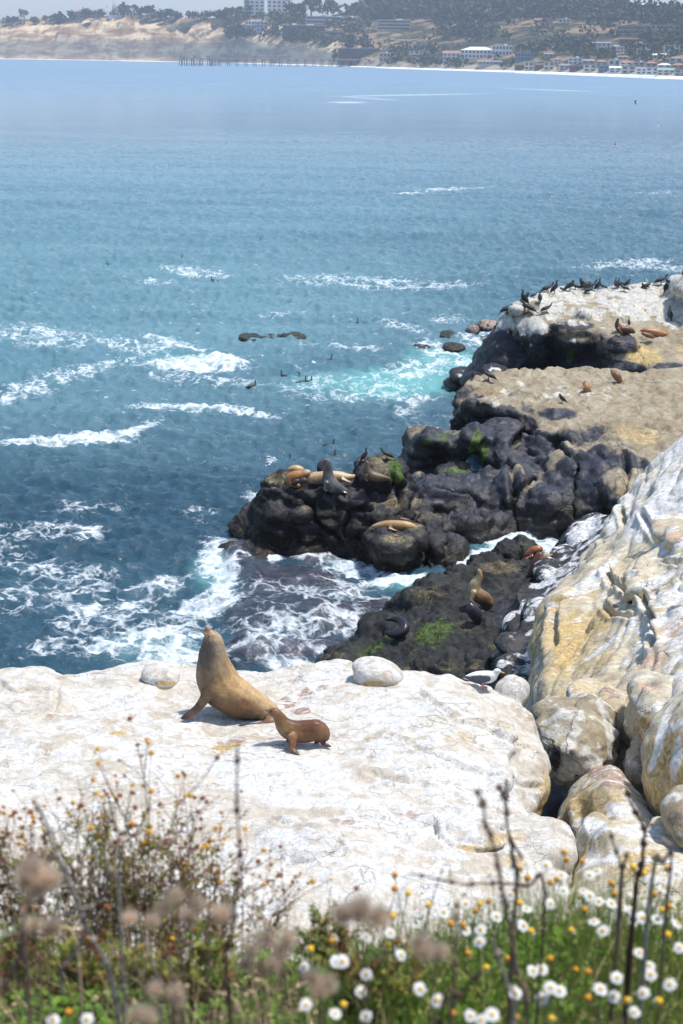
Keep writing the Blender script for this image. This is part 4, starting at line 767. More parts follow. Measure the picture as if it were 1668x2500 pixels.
where = [(16,62,16,30,'dark bushy tree at the left edge of the ridge'),(42,60,16,26,'dark rounded tree second from the left end of the ridge'),(60,58,32,26,'tall round tree standing alone near the left end of the ridge'),(88,60,14,30,'low spreading tree right of the tall lone one on the left'),
  (112,58,18,20,'small dark tree on the ridge left of the tan mansion'),(138,56,18,40,'wide low tree left of the tan mansion'),(180,48,18,30,'round tree directly behind the left end of the tan mansion'),(210,44,18,36,'broad crown behind the tan mansion'),(240,44,18,30,'dark tree right behind the tan mansion'),
  (262,46,28,10,'thin palm between the tan mansion and the white villa'),(278,44,38,12,'pointed conifer left of the white villa'),(284,44,34,12,'shorter conifer beside the pointed one'),(300,40,26,40,'large dark tree behind the white villa'),(342,44,26,34,'tall dark tree at the right end of the white villa'),
  (360,50,30,36,'dark tree just right of the white villa'),(385,50,18,30,'low tree right of the villa group'),(405,48,22,34,'tree where the bare bluff begins'),(432,48,16,30,'small tree on the edge of the bare bluff'),(470,46,14,36,'low scrubby tree over the pale bluff'),(500,46,14,34,'low tree over the middle of the bluff'),
  (530,46,16,40,'flat-topped tree over the middle bluff'),(560,42,18,40,'round tree before the tower blocks'),(590,42,20,36,'tree left of the tower blocks'),(640,52,20,30,'tree in front of the tower blocks'),(705,44,46,26,'tall dark tree right of the tower blocks'),(730,44,30,50,'wide dark tree right of the tall one'),
  (760,44,46,50,'big dark tree above the white roofs'),(800,44,40,50,'big dark tree left of the broad wood')]
for x, y, hp, wp, lab in where: far_tree(x, y, hp, wp, lab, 'conifer' if 'conifer' in lab else ('palm' if 'palm' in lab else 'tree'), M_TREE2 if x % 4 == 0 else M_TREE)
# buildings
WHITE = plain('white_render', (.78, .76, .72), .8, .05); CREAM = plain('cream_render', (.62, .55, .42), .8, .08); TANB = plain('tan_render', (.46, .35, .24), .8, .1); GREYB = plain('grey_concrete', (.42, .41, .40), .8, .1)
TERRA = plain('terracotta', (.36, .21, .15), .8, .2, 2.); ROOFG = plain('grey_roof', (.26, .26, .27), .8, .1, 2.); ROOFW = plain('white_roof', (.75, .75, .74), .7, .05); BROWNW = plain('brown_wood', (.16, .095, .06), .8, .2, 2.); TEALR = plain('teal_roof', (.28, .40, .38), .6, .1)
GLASS = NT('window_glass').set(Base_Color=(.05, .07, .09), Roughness=.15).m; BLUEG = NT('blue_glass').set(Base_Color=(.12, .22, .32), Roughness=.2).m
WALLS = dict(w=WHITE, c=CREAM, t=TANB, g=GREYB, b=BROWNW, u=BLUEG); ROOFS = dict(r=TERRA, g=ROOFG, w=ROOFW, b=BROWNW, t=TEALR)
BLD = []
def building(px, py, wpx, hpx, wall, roof, rk, floors, label, name='house', depth=None, bays=None, towers=0):
    """foot centre at pixel; size in photo pixels; rk = roof kind (flat, gable, hip); floors of windows"""
    h = hill(px, py)
    if h is None: h = hill(px, py+4) or hill(px, py+10)
    if h is None: log('no hill', label); return
    BLD.append((px, py, wpx, hpx)); m = (h-Vector((0, 0, H))).length/FPX; w, hh = wpx*m, hpx*m; d = depth or min(w*.7, 16)
    if rk != 'flat': rh = hh*.28; hh -= rh
    t = empty(name, h, math.atan2(-h.x, h.y)); sink = 6
    wb = MB(); wb.box((0, d/2, (hh-sink)/2), (w, d, hh+sink)); wb.build('wall', WALLS[wall], t)
    rb = MB()
    if rk == 'flat':
        rb.box((0, d/2, hh+.3), (w+1.2, d+1.2, .6)); rb.box((w*.15, d*.5, hh+1.2), (w*.18, d*.3, 1.4))
    else:
        e = .6; k = w*.28 if rk == 'hip' else 0
        a = [(-w/2-e, -e, hh), (w/2+e, -e, hh), (w/2+e, d+e, hh), (-w/2-e, d+e, hh), (-w/2+k, d/2, hh+rh), (w/2-k, d/2, hh+rh)]
        rb.add(a, [(0, 1, 5, 4), (2, 3, 4, 5), (1, 2, 5), (3, 0, 4), (3, 2, 1, 0)])
    rb.build('roof', ROOFS[roof], t)
    fh = hh/floors; nb = bays or max(2, min(9, int(w/4.5)))
    for f in range(floors):
        if w > 34 and bays is None:
            q = MB(); q.box((0, -.15, fh*(f+.55)), (w*.94, .5, fh*.46)); q.build('window_band', GLASS, t)
            q = MB(); q.box((0, -.5, fh*f+.3), (w*1.01, 1.2, .5)); q.build('balcony_slab', WALLS[wall], t)
            continue
        for b in range(nb):
            q = MB(); q.box((w*(-.5+(b+.5)/nb), -.08, fh*(f+.55)), (w/nb*.56, .4, fh*.5)); q.build('window', GLASS, t)
    if len(label.split()) < 4: label += ' by the shore'
    tag(t, label, 'building' if name != 'house' else 'house', 'buildings of the far shore' if py > 112 else 'buildings on the far hill'); return t
# on the ridge
building(213,40,78,18,'t','r','hip',2,'long tan mansion with red tile roof on the ridge top','mansion',bays=8)
building(18,37,26,8,'w','g','flat',1,'small white house at the far left of the ridge'); building(88,34,60,9,'g','g','flat',1,'low grey house among trees left of the mansion')
building(304,30,70,9,'w','w','flat',1,'long low white villa on the ridge right of the conifers','villa',bays=9); building(145,30,10,8,'t','r','hip',1,'little tan house between trees left of the mansion')
building(628,34,34,52,'w','w','flat',7,'left of the two white tower blocks, above the bluff','tower_block',bays=3,depth=14); building(676,34,44,48,'w','w','flat',6,'right of the two white tower blocks, above the bluff','tower_block',bays=4,depth=14); building(604,34,14,52,'g','w','flat',7,'narrow grey tower block left of the white pair','tower_block',bays=1,depth=12)
building(735,14,34,20,'w','w','flat',3,'white block behind the tall tree right of the towers','tower_block',bays=4)
building(622,70,44,16,'w','w','flat',2,'white terraced house on the bluff edge'); building(640,76,26,20,'g','w','flat',3,'grey three-storey house beside the terraced one'); building(640,42,40,8,'w','w','flat',1,'low white house just above the terraced one'); building(690,42,36,8,'w','w','flat',1,'white low house below the tower blocks')
building(742,80,98,16,'b','w','flat',2,'long dark glass laboratory with flat roof on the slope','laboratory'); building(790,58,84,16,'w','w','flat',2,'long white laboratory stepped above the dark one','laboratory'); building(852,56,52,12,'w','w','flat',1,'white flat-roofed hall right of the long laboratories','laboratory')
building(962,74,78,22,'c','w','flat',3,'cream terraced laboratory with open decks on the hill','laboratory'); building(810,86,60,8,'c','g','flat',1,'low house with white roof under the laboratories')
# the institute at the pier foot and the shore
building(876,148,96,26,'b','g','flat',3,'brown three-storey institute with deck bands at the foot of the pier','institute'); building(940,152,26,20,'t','w','flat',2,'tan block right of the brown institute','institute')
building(1022,140,42,14,'w','g','flat',2,'white slatted two-storey house right of the institute','institute'); building(1102,146,40,20,'w','r','gable',2,'white house with red roof left of the large white hall'); building(1060,150,46,10,'g','g','flat',1,'low grey shed by the beach road','shed')
building(1166,143,78,26,'w','w','hip',2,'large white hall with peaked roof vents','hall',bays=9); building(1226,136,46,22,'w','w','flat',2,'white flat-roofed wing right of the large hall','hall',bays=6); building(1280,148,44,16,'u','g','flat',2,'blue glass block right of the white hall','hall',bays=6); building(1205,158,70,9,'g','g','gable',1,'long low grey-roofed beach building','hall',bays=8)
building(1469,113,42,10,'w','g','gable',1,'grey-roofed white villa high above the beach','villa'); building(1494,130,66,14,'w','w','flat',2,'long white villa with arcade on the slope','villa',bays=9); building(1548,84,80,18,'t','g','flat',2,'tan apartment row high on the right slope','apartments'); building(1622,84,60,20,'g','r','flat',2,'grey apartment row with red top at the right edge','apartments'); building(1540,104,50,10,'b','b','gable',1,'brown-roofed house below the apartment row')
building(1318,56,26,10,'c','r','gable',1,'small tan house high on the hill'); building(1340,58,16,10,'t','r','flat',2,'pink square house beside the small tan one'); building(1378,56,26,8,'w','w','flat',1,'white house right of the pink square one'); building(1166,58,12,6,'w','w','hip',1,'tiny white domed hut on the dry slope'); building(1560,14,80,8,'g','w','gable',1,'long white-roofed building on the right skyline','hall')
rows = [(1270,172,26,16,'b','b','gable',2,'brown gabled beach house at the left end of the row'),(1296,172,30,18,'c','t','flat',2,'cream beach house with teal top'),(1318,170,22,14,'b','b','gable',2,'brown beach house with glass gable'),(1340,172,24,18,'c','r','flat',2,'cream beach house with orange trim'),(1362,158,16,16,'w','r','hip',2,'white house under a bright red pyramid roof'),
 (1378,172,24,15,'g','g','gable',2,'grey gabled beach house left of the wide one'),(1404,158,32,14,'w','w','flat',2,'bright white modern house above the beach row'),(1408,174,34,12,'b','g','flat',1,'low dark beach house with long roof'),(1436,160,28,14,'t','g','gable',2,'tan gabled house in the second row'),(1440,176,30,16,'c','g','flat',2,'cream beach house with dark windows'),
 (1468,162,24,14,'c','r','hip',2,'cream hip-roofed house in the second row'),(1474,177,26,14,'u','g','flat',2,'blue-grey beach house'),(1500,160,26,12,'w','w','flat',1,'white low house above the shore palms'),(1502,178,28,15,'w','w','gable',2,'white gabled beach house'),(1528,164,30,14,'w','r','hip',2,'white house with pink tile roof'),(1534,180,32,16,'c','g','flat',2,'wide cream beach house on piles'),
 (1560,166,24,12,'g','w','flat',2,'grey cube house in the second row'),(1566,181,26,16,'w','g','gable',2,'white beach house with steep stair'),(1590,164,26,12,'t','r','hip',1,'tan house with red roof near the right edge'),(1592,182,30,14,'w','t','flat',2,'white beach house with glass front'),(1622,170,30,14,'w','w','hip',2,'white villa near the right edge'),(1626,184,40,16,'c','t','gable',2,'cream beach house with long teal roof'),
 (1655,172,26,16,'t','r','hip',2,'tan red-roofed house at the right edge, second row'),(1662,186,30,14,'g','g','flat',2,'grey beach house at the right edge'),(1570,134,30,12,'w','w','flat',1,'white flat villa above the dense rows'),(1612,144,34,12,'c','w','gable',1,'cream gabled villa above the dense rows'),(1650,152,30,12,'w','r','hip',1,'white villa with red roof above the right edge'),(1340,140,22,10,'g','g','gable',1,'grey cottage under the trees left of the town'),
 (1640,126,36,14,'w','g','flat',2,'white two-storey house high at the right edge'),(1558,118,34,10,'w','w','flat',1,'white terrace house on the middle slope'),(1520,146,22,9,'t','g','gable',1,'tan cottage between the white villa and the rows')]
for r_ in rows: building(*r_)
for i, (x, y, hp) in enumerate([(1392,150,18),(1412,146,20),(1450,146,18),(1484,152,18),(1516,150,20),(1548,156,20),(1580,152,22),(1606,158,20),(1636,160,20),(1290,158,12)]):
    far_tree(x, y, hp, 12, ['slim palm among the beach houses, first from the left','second slim palm among the beach houses','palm above the cream hip-roofed house','palm left of the white low house','palm above the pink tile roof','palm beside the grey cube house','tall palm left of the tan red-roofed house','palm between the two right villas','palm at the right end of the villas','lone short palm left of the beach row'][i], 'palm')
# woods on the slopes read as one mass
wb = MB(); rng = np.random.default_rng(8); cnt = 0
while cnt < 2100:
    x = rng.uniform(560, 1720); y = rng.uniform(0, 172)
    s = shore_xy(x)[0]; base = float(interp(x, SHORE))
    if x < 820 and (y > 105 or y < 40) : continue
    if x < 700 and y > 92: continue
    if y > base-6: continue
    dens = .5+.9*float(fbm(np.array([[x*.012, y*.035, 0]]), 3, 6)[0])
    if 900 < x < 1560 and 50 < y < 118: dens -= .55
    if y < 50 and x > 850: dens += .30
    if rng.uniform() > dens: continue
    if any(abs(x-bx) < bw*.5+5 and -bh-3 < y-by < 5 for bx, by, bw, bh in BLD): continue
    h = hill(x, y)
    if h is None: continue
    r = rng.uniform(4, 11)*(1.25 if y < 60 else 1)*h.length/2000
    clump(wb, np.array([h.x, h.y, h.z+r*.55]), r, 9, rng, .8, 0 if rng.uniform() < .7 else 1); cnt += 1
tag(link('hillside_wood', wb.mesh('hillside_wood'), [M_TREE, M_TREE2]), 'dark woods spread over the far hillside', 'wood', kind='stuff')
log('woods')
# pier
pr = empty('pier'); A0 = P(448, 161, 0); A1 = P(960, 163.5, 0)
A0 = Vector((PY(448, 160, 1500).x*.0, 0, 0)) if False else P(448, 160.5, 0)
d = (A1-A0).normalized(); L = (A1-A0).length; nrm = Vector((-d.y, d.x, 0)); rz = math.atan2(d.y, d.x)
M_PIER = plain('pier_concrete', (.30, .28, .27), .9); dz = 8.6
b = MB(); b.box((*(A0+d*L/2).to_2d(), dz), (L, 7, 1.0), rz); b.build('deck', M_PIER, pr)
b = MB(); b.box((*(A0+d*L/2-nrm*3.4).to_2d(), dz+1.4), (L, .15, .15), rz); b.build('railing', M_PIER, pr)
k = 26
for i in range(k):
    c0 = A0+d*L*(i/(k-1)); q = MB()
    for s in (-2.6, 2.6): q.tube([c0+nrm*s+Vector((0, 0, -3)), c0+nrm*s+Vector((0, 0, dz-.3))], .55, 6)
    q.box((c0.x, c0.y, dz-1.0), (1.2, 7, 1.0), rz); q.build('pile_bent', M_PIER, pr)
for a, w_ in ((.005, 10), (.06, 8), (.13, 14)):
    c0 = A0+d*L*a; q = MB(); q.box((c0.x, c0.y, dz+2.0), (w_, 5, 3.0), rz)
    for s in (-5, -2, 2, 5):
        for t_ in (-4, 4): q.tube([c0+d*s+nrm*t_+Vector((0, 0, -3)), c0+d*s+nrm*t_+Vector((0, 0, dz))], .5, 6)
    q.build('pier_shed', M_PIER, pr)
tag(pr, 'long straight pier on concrete piles running out from the far beach', 'pier'); log('buildings')
# haze over the bay
hz = NT('haze_air'); hz.t.nodes.remove(hz.b); pv = hz.n('VolumePrincipled'); pv.inputs['Color'].default_value = (.78, .85, 1.0, 1); pv.inputs['Density'].default_value = .00013; pv.inputs['Anisotropy'].default_value = 0.
hz.l(pv.outputs[0], hz.out.inputs['Volume'])
b = MB(); b.box((0, 2000, 128), (7000, 10200, 262)); ho = b.build('haze', hz.m); tag(ho, 'pale blue haze over the bay', 'haze', kind='stuff')
# ------------------------------------------------------------------ animals
def animal_material(name, rough=.5, scale=9., bump=.15, spec=.45, sheen=.2):
    n = NT(name); v = n.coord(); f = n.noise(n.map(v, (1, 1, 1)), scale, 5, .65, .4); f2 = n.noise(v, scale*4, 3, .6)
    k = n.attr('col', 0)
    m = n.math('MULTIPLY', n.mapr(f, .3, .7, .84, 1.14), n.mapr(f2, .3, .7, .85, 1.15)); cc = n.n('CombineColor'); [n.l(m, cc.inputs[i]) for i in range(3)]
    n.set(Base_Color=n.mix(1., k, cc.outputs[0], 'MULTIPLY'), Roughness=rough, Specular_IOR_Level=spec)
    n.l(n.bump(f2, bump, .01), n.b.inputs['Normal']); return n.m
M_FUR = animal_material('sea_lion_fur', .42); M_WETFUR = animal_material('wet_sea_lion_fur', .28, spec=.6); M_FEATHER = animal_material('feathers', .55, 14.)
M_WHISK = plain('whisker', (.70, .60, .45), .5)
M_EYE = NT('eye_black').set(Base_Color=(.01, .008, .006), Roughness=.12).m
def spheres(pts, n=5, flat=None, k=2):
    """ellipsoids strung closely along a curve of (x,y,z,r,rd): rd = half thickness along the view"""
    v0, f0 = ico(k); out = []; q = catmull(pts, n, False)
    for i, p in enumerate(q):
        c, r, rd = p[:3], max(p[3], .002), max(p[4], .002)
        out.append((v0*np.array([r, rd, r])+c, f0))
    return out
def fin(pts, n=4):
    """flipper: chain of (centre, half width, half thickness); flattened across its own plane"""
    out = []; v0, f0 = ico(2); q = catmull([(*p[0], p[1], p[2], *p[3]) for p in pts], n, False)
    for i, p in enumerate(q):
        a = q[max(i-1, 0)]; b = q[min(i+1, len(q)-1)]; d = Vector(b[:3]-a[:3]).normalized(); nn = Vector(p[5:8]).normalized()
        w = d.cross(nn).normalized(); nn = w.cross(d); M = np.array([[*d], [*w], [*nn]])
        out.append(((v0*np.array([p[3]*.8, max(p[3], .004), max(p[4], .003)])) @ M+p[:3], f0))
    return out
def union(name, parts, voxel, smooth=4, disp=()):
    mb = MB()
    for v, f in parts: mb.add(v, f)
    me = mb.mesh('tmp'); o = link('tmp', me); m = o.modifiers.new('r', 'REMESH'); m.mode = 'VOXEL'; m.voxel_size = voxel
    if smooth: m = o.modifiers.new('s', 'SMOOTH'); m.iterations = smooth
    ev = o.evaluated_get(bpy.context.evaluated_depsgraph_get()); em = ev.to_mesh(); nv = len(em.vertices)
    co = np.empty(nv*3, np.float32); em.vertices.foreach_get('co', co); co = co.reshape(-1, 3).astype(float)
    nl = np.empty(nv*3, np.float32); em.vertices.foreach_get('normal', nl); nl = nl.reshape(-1, 3)
    fs = np.empty(len(em.loops), np.int32); em.loops.foreach_get('vertex_index', fs); fs = fs.reshape(-1, 4); ev.to_mesh_clear()
    bpy.data.objects.remove(o); bpy.data.meshes.remove(me)
    for fr, am in disp: co += nl*(am*fbm(co*fr, 3, 3))[:, None]
    return co, fs
def colour(co, base, paint, px=None, py=None):
    px, py, _ = proj(co) if px is None else (px, py, 0)
    c = np.tile(np.array(base, float), (len(co), 1))
    nz = 1+.25*fbm(co*14, 3, 4)
    for x, y, r, cc, s in paint:
        w = s*np.clip(1.25-np.hypot(px-x, py-y)/r*nz, 0, 1)**.8; w = np.clip(w, 0, 1)[:, None]; c = c*(1-w)+np.array(cc)*w
    return np.c_[c, np.ones(len(c))]
TAN, GOLD, BRN, DKB, BLK, GRY, RED = (.40, .255, .125), (.55, .36, .17), (.20, .095, .040), (.065, .032, .018), (.018, .015, .016), (.10, .085, .080), (.26, .085, .030)
def sealion(label, org, s, rock, foot, spine, fins=(), base=TAN, paint=(), eyes=(), voxel=.025, mat=None, thick=1.0, group=None, dy=0, lift=0, name='sea_lion', smooth=4, extra=(), whisk=(), disp=()):
    """spine in tracing pixels (x, y, r[, depth offset]); the body stands in the upright plane through its foot point on the rock"""
    g = None; fx, fy = org[0]+s*foot[0], org[1]+s*foot[1]
    for k in range(0, 40, 2):
        g = on(rock, fx, fy+k)
        if g is not None: break
    y0 = g.y+dy
    m = lambda px, py, yy: (PY(px, py, yy)-Vector((0, 0, H))).length/FPX
    def W(x, y, d=0): px, py = org[0]+s*x, org[1]+s*y; return PY(px, py, y0+d)
    sp = []
    for p in spine:
        d = p[3] if len(p) > 3 else 0; c = W(p[0], p[1], d); r = p[2]*s*(c-Vector((0, 0, H))).length/FPX; sp.append((c.x, c.y, c.z+lift, r, r*thick))
    parts = spheres(sp, 5)
    for f in fins:
        q = []
        for p in f['p']:
            c = W(p[0], p[1], p[3] if len(p) > 3 else 0); r = p[2]*s*(c-Vector((0, 0, H))).length/FPX
            q.append((tuple(c+Vector((0, 0, lift))), r, r*f.get('t', .3), f.get('n', (0, -.3, 1))))
        parts += fin(q)
    for x, y, r, d in extra:
        c = W(x, y, d); rr = r*s*(c-Vector((0, 0, H))).length/FPX; parts.append((ico(2)[0]*rr+np.array(c), ico(2)[1]))
    co, fs = union('b', parts, voxel, smooth, disp)
    root = Vector((co[:, 0].mean(), co[:, 1].mean(), co[:, 2].min()))
    cl = colour(co, base, [(org[0]+s*a, org[1]+s*b, r*s, cc, st) for a, b, r, cc, st in paint])
    if whisk: co = co+0*co
    t = empty(name, root); me = mesh_np('body', co-np.array(root), fs); attr(me, 'col', cl, 'C'); link('body', me, mat or M_FUR, t)
    for x, y, r, d in eyes:
        c = W(x, y, d); e = MB(); rr = r*s*(c-Vector((0, 0, H))).length/FPX; e.add(ico(2)[0]*rr+np.array(c-root), ico(2)[1]); e.build('eye', M_EYE, t, True)
    if whisk:
        wb = MB()
        for (x0, y0_, d0), (x1, y1, d1) in whisk: a, b = W(x0, y0_, d0)-root, W(x1, y1, d1)-root; wb.tube([a, (a+b)/2+Vector((0, 0, .004)), b], [.0012, .0010, .0005], 4)
        wb.build('whiskers', M_WHISK, t)
    tag(t, label, 'sea lion' if name == 'sea_lion' else 'sea lion pup', group); return t
M1 = (400, 1480); S1 = .3189
sealion('big tan sea lion sitting on the white shelf with its nose raised high', M1, S1, 'rock_shelf', (560, 850),
    [(327,162,13),(334,178,24),(346,205,36),(366,236,56),(380,285,84),(377,345,102),(378,410,122),(388,480,142),(408,550,160),(440,615,168),(505,670,162),(580,712,150),(655,748,132),(730,778,108),(795,802,84),(845,828,56),(878,850,30)],
    [dict(p=[(340,660,60,-.22),(300,730,44,-.26),(255,785,40,-.30),(200,828,38,-.33),(160,850,28,-.36),(128,860,10,-.38)], n=(.25,-.5,1), t=.34),
     dict(p=[(380,680,55,.25),(430,760,40,.33),(470,815,30,.42)], t=.35),
     dict(p=[(850,840,46,-.10),(800,880,32,-.20),(740,905,26,-.24),(680,915,28,-.27),(620,918,24,-.29)], n=(0,-.5,1), t=.5),
     dict(p=[(640,908,9,-.27),(600,903,8,-.27),(568,898,5,-.27)], t=.8), dict(p=[(640,914,9,-.29),(600,914,8,-.30),(575,912,5,-.30)], t=.8),
     dict(p=[(640,922,9,-.31),(605,926,8,-.33),(583,926,5,-.34)], t=.8), dict(p=[(640,928,9,-.33),(615,936,8,-.36),(597,939,5,-.37)], t=.8),
     dict(p=[(800,840,36,.0),(745,868,26,-.02),(705,878,20,-.02)], t=.5)],
    base=(.42, .255, .110), eyes=[(346,232,6,-.16)], extra=[(352,268,9,-.245)],
    paint=[(620,640,170,(.52,.34,.16),.9),(780,720,130,(.52,.36,.18),.9),(320,430,170,(.085,.066,.052),.9),(330,330,120,(.085,.070,.060),.9),(440,330,60,(.36,.29,.20),.7),(430,440,70,(.34,.25,.15),.6),(420,240,60,(.40,.31,.19),.85),(330,170,26,(.20,.10,.06),.8),  # coat tones, with sunlit back and shaded chest and belly painted in
       (350,215,22,(.34,.25,.16),.7),(275,640,110,(.065,.042,.03),.85),(540,610,40,(.42,.20,.07),.45),(500,800,130,(.11,.045,.018),.85),(640,835,120,(.11,.045,.018),.85),(640,770,50,(.30,.14,.05),.5),(380,740,80,(.08,.05,.035),.85),(250,770,90,(.055,.035,.028),.95),(150,850,90,(.040,.030,.028),1),
       (800,880,60,(.15,.07,.05),.9),(640,915,110,(.05,.035,.032),1),(720,870,30,(.02,.015,.015),1),(850,820,60,(.30,.17,.08),.5)],
    voxel=.0125, thick=.86, smooth=5, disp=((5,.010),(16,.004)), whisk=[((325,200,-.08),(300,232,-.12)),((328,205,-.09),(308,246,-.14)),((332,208,-.10),(322,252,-.17)),((322,196,-.06),(296,214,-.08))])
sealion('small brown sea lion pup walking up to the big sea lion on the white shelf', M1, S1, 'rock_shelf', (1060, 1060),
    [(785,797,9,-.02),(800,803,18),(828,812,34),(858,820,42),(884,850,48),(905,890,58),(940,930,76),(990,955,88),(1050,960,92),(1110,955,92),(1165,950,88),(1205,968,70),(1232,1000,40)],
    [dict(p=[(985,1000,44,-.16),(990,1050,34,-.20),(980,1085,30,-.23),(1005,1115,26,-.26),(1045,1146,9,-.30)], n=(.5,-.7,.5), t=.36),
     dict(p=[(970,1000,36,.12),(960,1040,28,.16),(948,1075,20,.18)], n=(.4,-.7,.4), t=.4),
     dict(p=[(1210,1020,30,-.02),(1222,1050,20,-.05),(1250,1066,18,-.08),(1278,1072,8,-.10)], n=(0,-.4,1), t=.5), dict(p=[(1190,1030,20,.08),(1160,1046,14,.05)], t=.5)],
    base=(.150, .068, .028), eyes=[(823,803,9,-.098)], extra=[(862,832,7,-.13)], name='sea_lion_pup',
    paint=[(920,930,60,(.36,.24,.11),.6),(870,830,60,(.26,.13,.055),.7),(800,800,30,(.16,.08,.04),.7),(1180,880,90,(.13,.050,.018),.8),(1020,880,80,(.11,.05,.02),.7),(1220,960,50,(.32,.16,.07),.5),(1000,970,60,(.33,.18,.08),.6),(1000,1060,40,(.24,.10,.04),.8),(1020,1130,40,(.07,.05,.04),1),(1250,1066,40,(.04,.03,.03),1),(950,1060,30,(.06,.03,.02),.6)],
    voxel=.010, thick=.8, smooth=4, disp=((8,.006),(25,.002)), whisk=[((795,806,-.05),(762,838,-.09)),((798,808,-.06),(772,850,-.10)),((792,803,-.04),(752,822,-.06)),((803,812,-.07),(790,850,-.12))])
# whiskers of the pup
OU, SU = (520, 1000), .38265
G1 = 'sea lions crowding the top of the dark rock'
def iu(label, foot, spine, fins=(), **k): return sealion(label, OU, SU, 'sea_lion_rock', foot, spine, fins, group=G1, **k)
iu('tan sea lion curled up at the far left of the crowded dark rock', (525,412), [(486,398,14),(500,385,24),(530,382,30),(558,386,26),(574,394,14)], [dict(p=[(490,402,10),(470,410,7),(455,414,4)])], base=(.50,.31,.13), paint=[(545,365,30,(.62,.46,.26),.7),(510,385,30,(.36,.19,.08),.5)], dy=.45)
iu('orange-brown sea lion curled round two dark pups on the crowded rock', (530,478), [(545,485,18,-.15),(498,470,26,-.1),(494,440,34),(530,425,38),(572,415,30),(598,402,22),(614,400,14)], [dict(p=[(500,480,16,-.2),(530,488,12,-.3),(556,486,6,-.35)])], base=(.36,.16,.05), paint=[(604,398,24,(.60,.45,.26),.9),(540,400,50,(.45,.22,.08),.6),(500,480,40,(.17,.07,.03),.7)])
iu('dark pup lying left inside the curl of the orange-brown sea lion', (530,480), [(512,470,14,-.3),(530,460,20,-.3),(545,455,13,-.3)], base=(.06,.035,.03), name='sea_lion_pup', voxel=.02)
iu('dark pup lying right under the orange-brown sea lion chin', (578,470), [(562,458,16,-.3),(580,452,21,-.3),(592,462,14,-.3)], base=(.07,.045,.04), name='sea_lion_pup', voxel=.02, paint=[(585,460,12,(.03,.02,.02),.8)])
iu('long pale tan sea lion stretched out with its head resting to the right', (720,478), [(614,452,24),(640,440,38),(690,434,42),(750,430,42),(810,428,36),(850,432,28),(885,430,19),(908,426,15),(926,427,8)], [dict(p=[(830,440,18,-.3),(860,456,12,-.35),(890,462,6,-.4)])], base=(.54,.38,.20), paint=[(690,460,60,(.36,.19,.08),.7),(800,405,60,(.66,.52,.33),.7),(790,440,30,(.34,.17,.06),.5),(912,424,20,(.55,.42,.28),.7)])
iu('dark grey sea lion sitting behind the others with its head turned left', (700,398), [(700,395,34),(690,370,31),(692,348,25),(705,330,18),(722,322,12),(735,322,7)], base=(.075,.070,.072), paint=[(720,335,16,(.16,.13,.11),.6)], dy=.9, mat=M_WETFUR)
iu('grey sea lion sitting upright in front with its nose pointing straight up', (780,530), [(733,322,9),(735,340,17),(734,365,25),(734,400,33),(738,440,43),(756,478,50),(790,502,40),(828,512,24),(856,517,11)], [dict(p=[(722,470,20,-.28),(715,505,14,-.3),(728,520,8,-.32)]),dict(p=[(820,518,18,-.1),(850,530,12,-.15),(864,532,5,-.15)])],
   base=(.125,.115,.12), paint=[(735,375,34,(.045,.035,.035),.9),(733,330,12,(.16,.11,.09),.8),(770,470,40,(.19,.18,.18),.6),(800,530,40,(.03,.025,.03),.7)], dy=-.3, mat=M_WETFUR, eyes=[(744,335,3,-.2)])
iu('brown sea lion sitting at the right end of the rock, body trailing right', (1040,455), [(975,330,7),(985,340,14),(982,362,20),(984,392,29),(1004,418,35),(1045,430,32),(1085,436,24),(1125,441,12)], [dict(p=[(978,420,16,-.25),(976,445,11,-.28),(990,460,7,-.3)]),dict(p=[(1110,440,13),(1135,448,9),(1150,452,4)])], base=(.12,.075,.045), paint=[(1040,415,50,(.22,.14,.08),.6),(980,350,25,(.16,.11,.08),.6)])
iu('tan sea lion asleep on the block halfway down, head to the left', (1160,772), [(1016,747,8),(1030,745,14),(1062,739,22),(1110,736,31),(1170,738,35),(1230,742,33),(1272,748,24),(1297,756,11)], [dict(p=[(1130,755,18,-.3),(1160,768,11,-.35),(1190,772,5,-.38)]),dict(p=[(1290,754,11),(1305,760,7)])], base=(.50,.32,.14), paint=[(1230,720,60,(.56,.40,.20),.6),(1150,770,90,(.24,.12,.05),.7),(1040,740,30,(.50,.36,.22),.6),(1210,745,30,(.40,.19,.06),.5)], dy=.1)
iu('dark brown sea lion lying just behind the tan one on the block', (1210,735), [(1152,706,10),(1172,700,15),(1205,702,18),(1245,710,14),(1268,718,7)], base=(.10,.05,.035), paint=[(1170,695,16,(.22,.10,.06),.6)], dy=.35)
OB, SB = (540, 1300), .4464; G2 = 'sea lions resting on the low black reef'
def ib(label, foot, spine, fins=(), **k): return sealion(label, OB, SB, 'reef_rock', foot, spine, fins, group=G2, **k)
ib('tan sea lion sitting on the black reef, nose up, dark wet rear', (1430,420), [(1408,204,8),(1412,216,14),(1413,238,19),(1403,262,25),(1388,288,33),(1387,318,38),(1404,342,42),(1436,362,42),(1458,385,36),(1448,408,26)], [dict(p=[(1380,330,20,-.25),(1372,368,14,-.32),(1388,390,9,-.35)]),dict(p=[(1440,405,20),(1400,412,12),(1375,408,6)])],
   base=(.36,.24,.12), paint=[(1385,290,50,(.50,.39,.22),.8),(1412,225,26,(.46,.30,.14),.8),(1440,240,20,(.22,.14,.08),.5),(1450,350,50,(.15,.07,.03),.8),(1450,400,44,(.03,.022,.022),.9),(1390,400,40,(.06,.035,.025),.8)], mat=M_WETFUR, eyes=[(1404,222,3,-.14)])
ib('wet black sea lion lying just below the sitting tan one', (1390,490), [(1362,398,18),(1372,420,34),(1388,445,38),(1402,468,29),(1410,484,14)], base=(.030,.027,.036), mat=M_WETFUR)
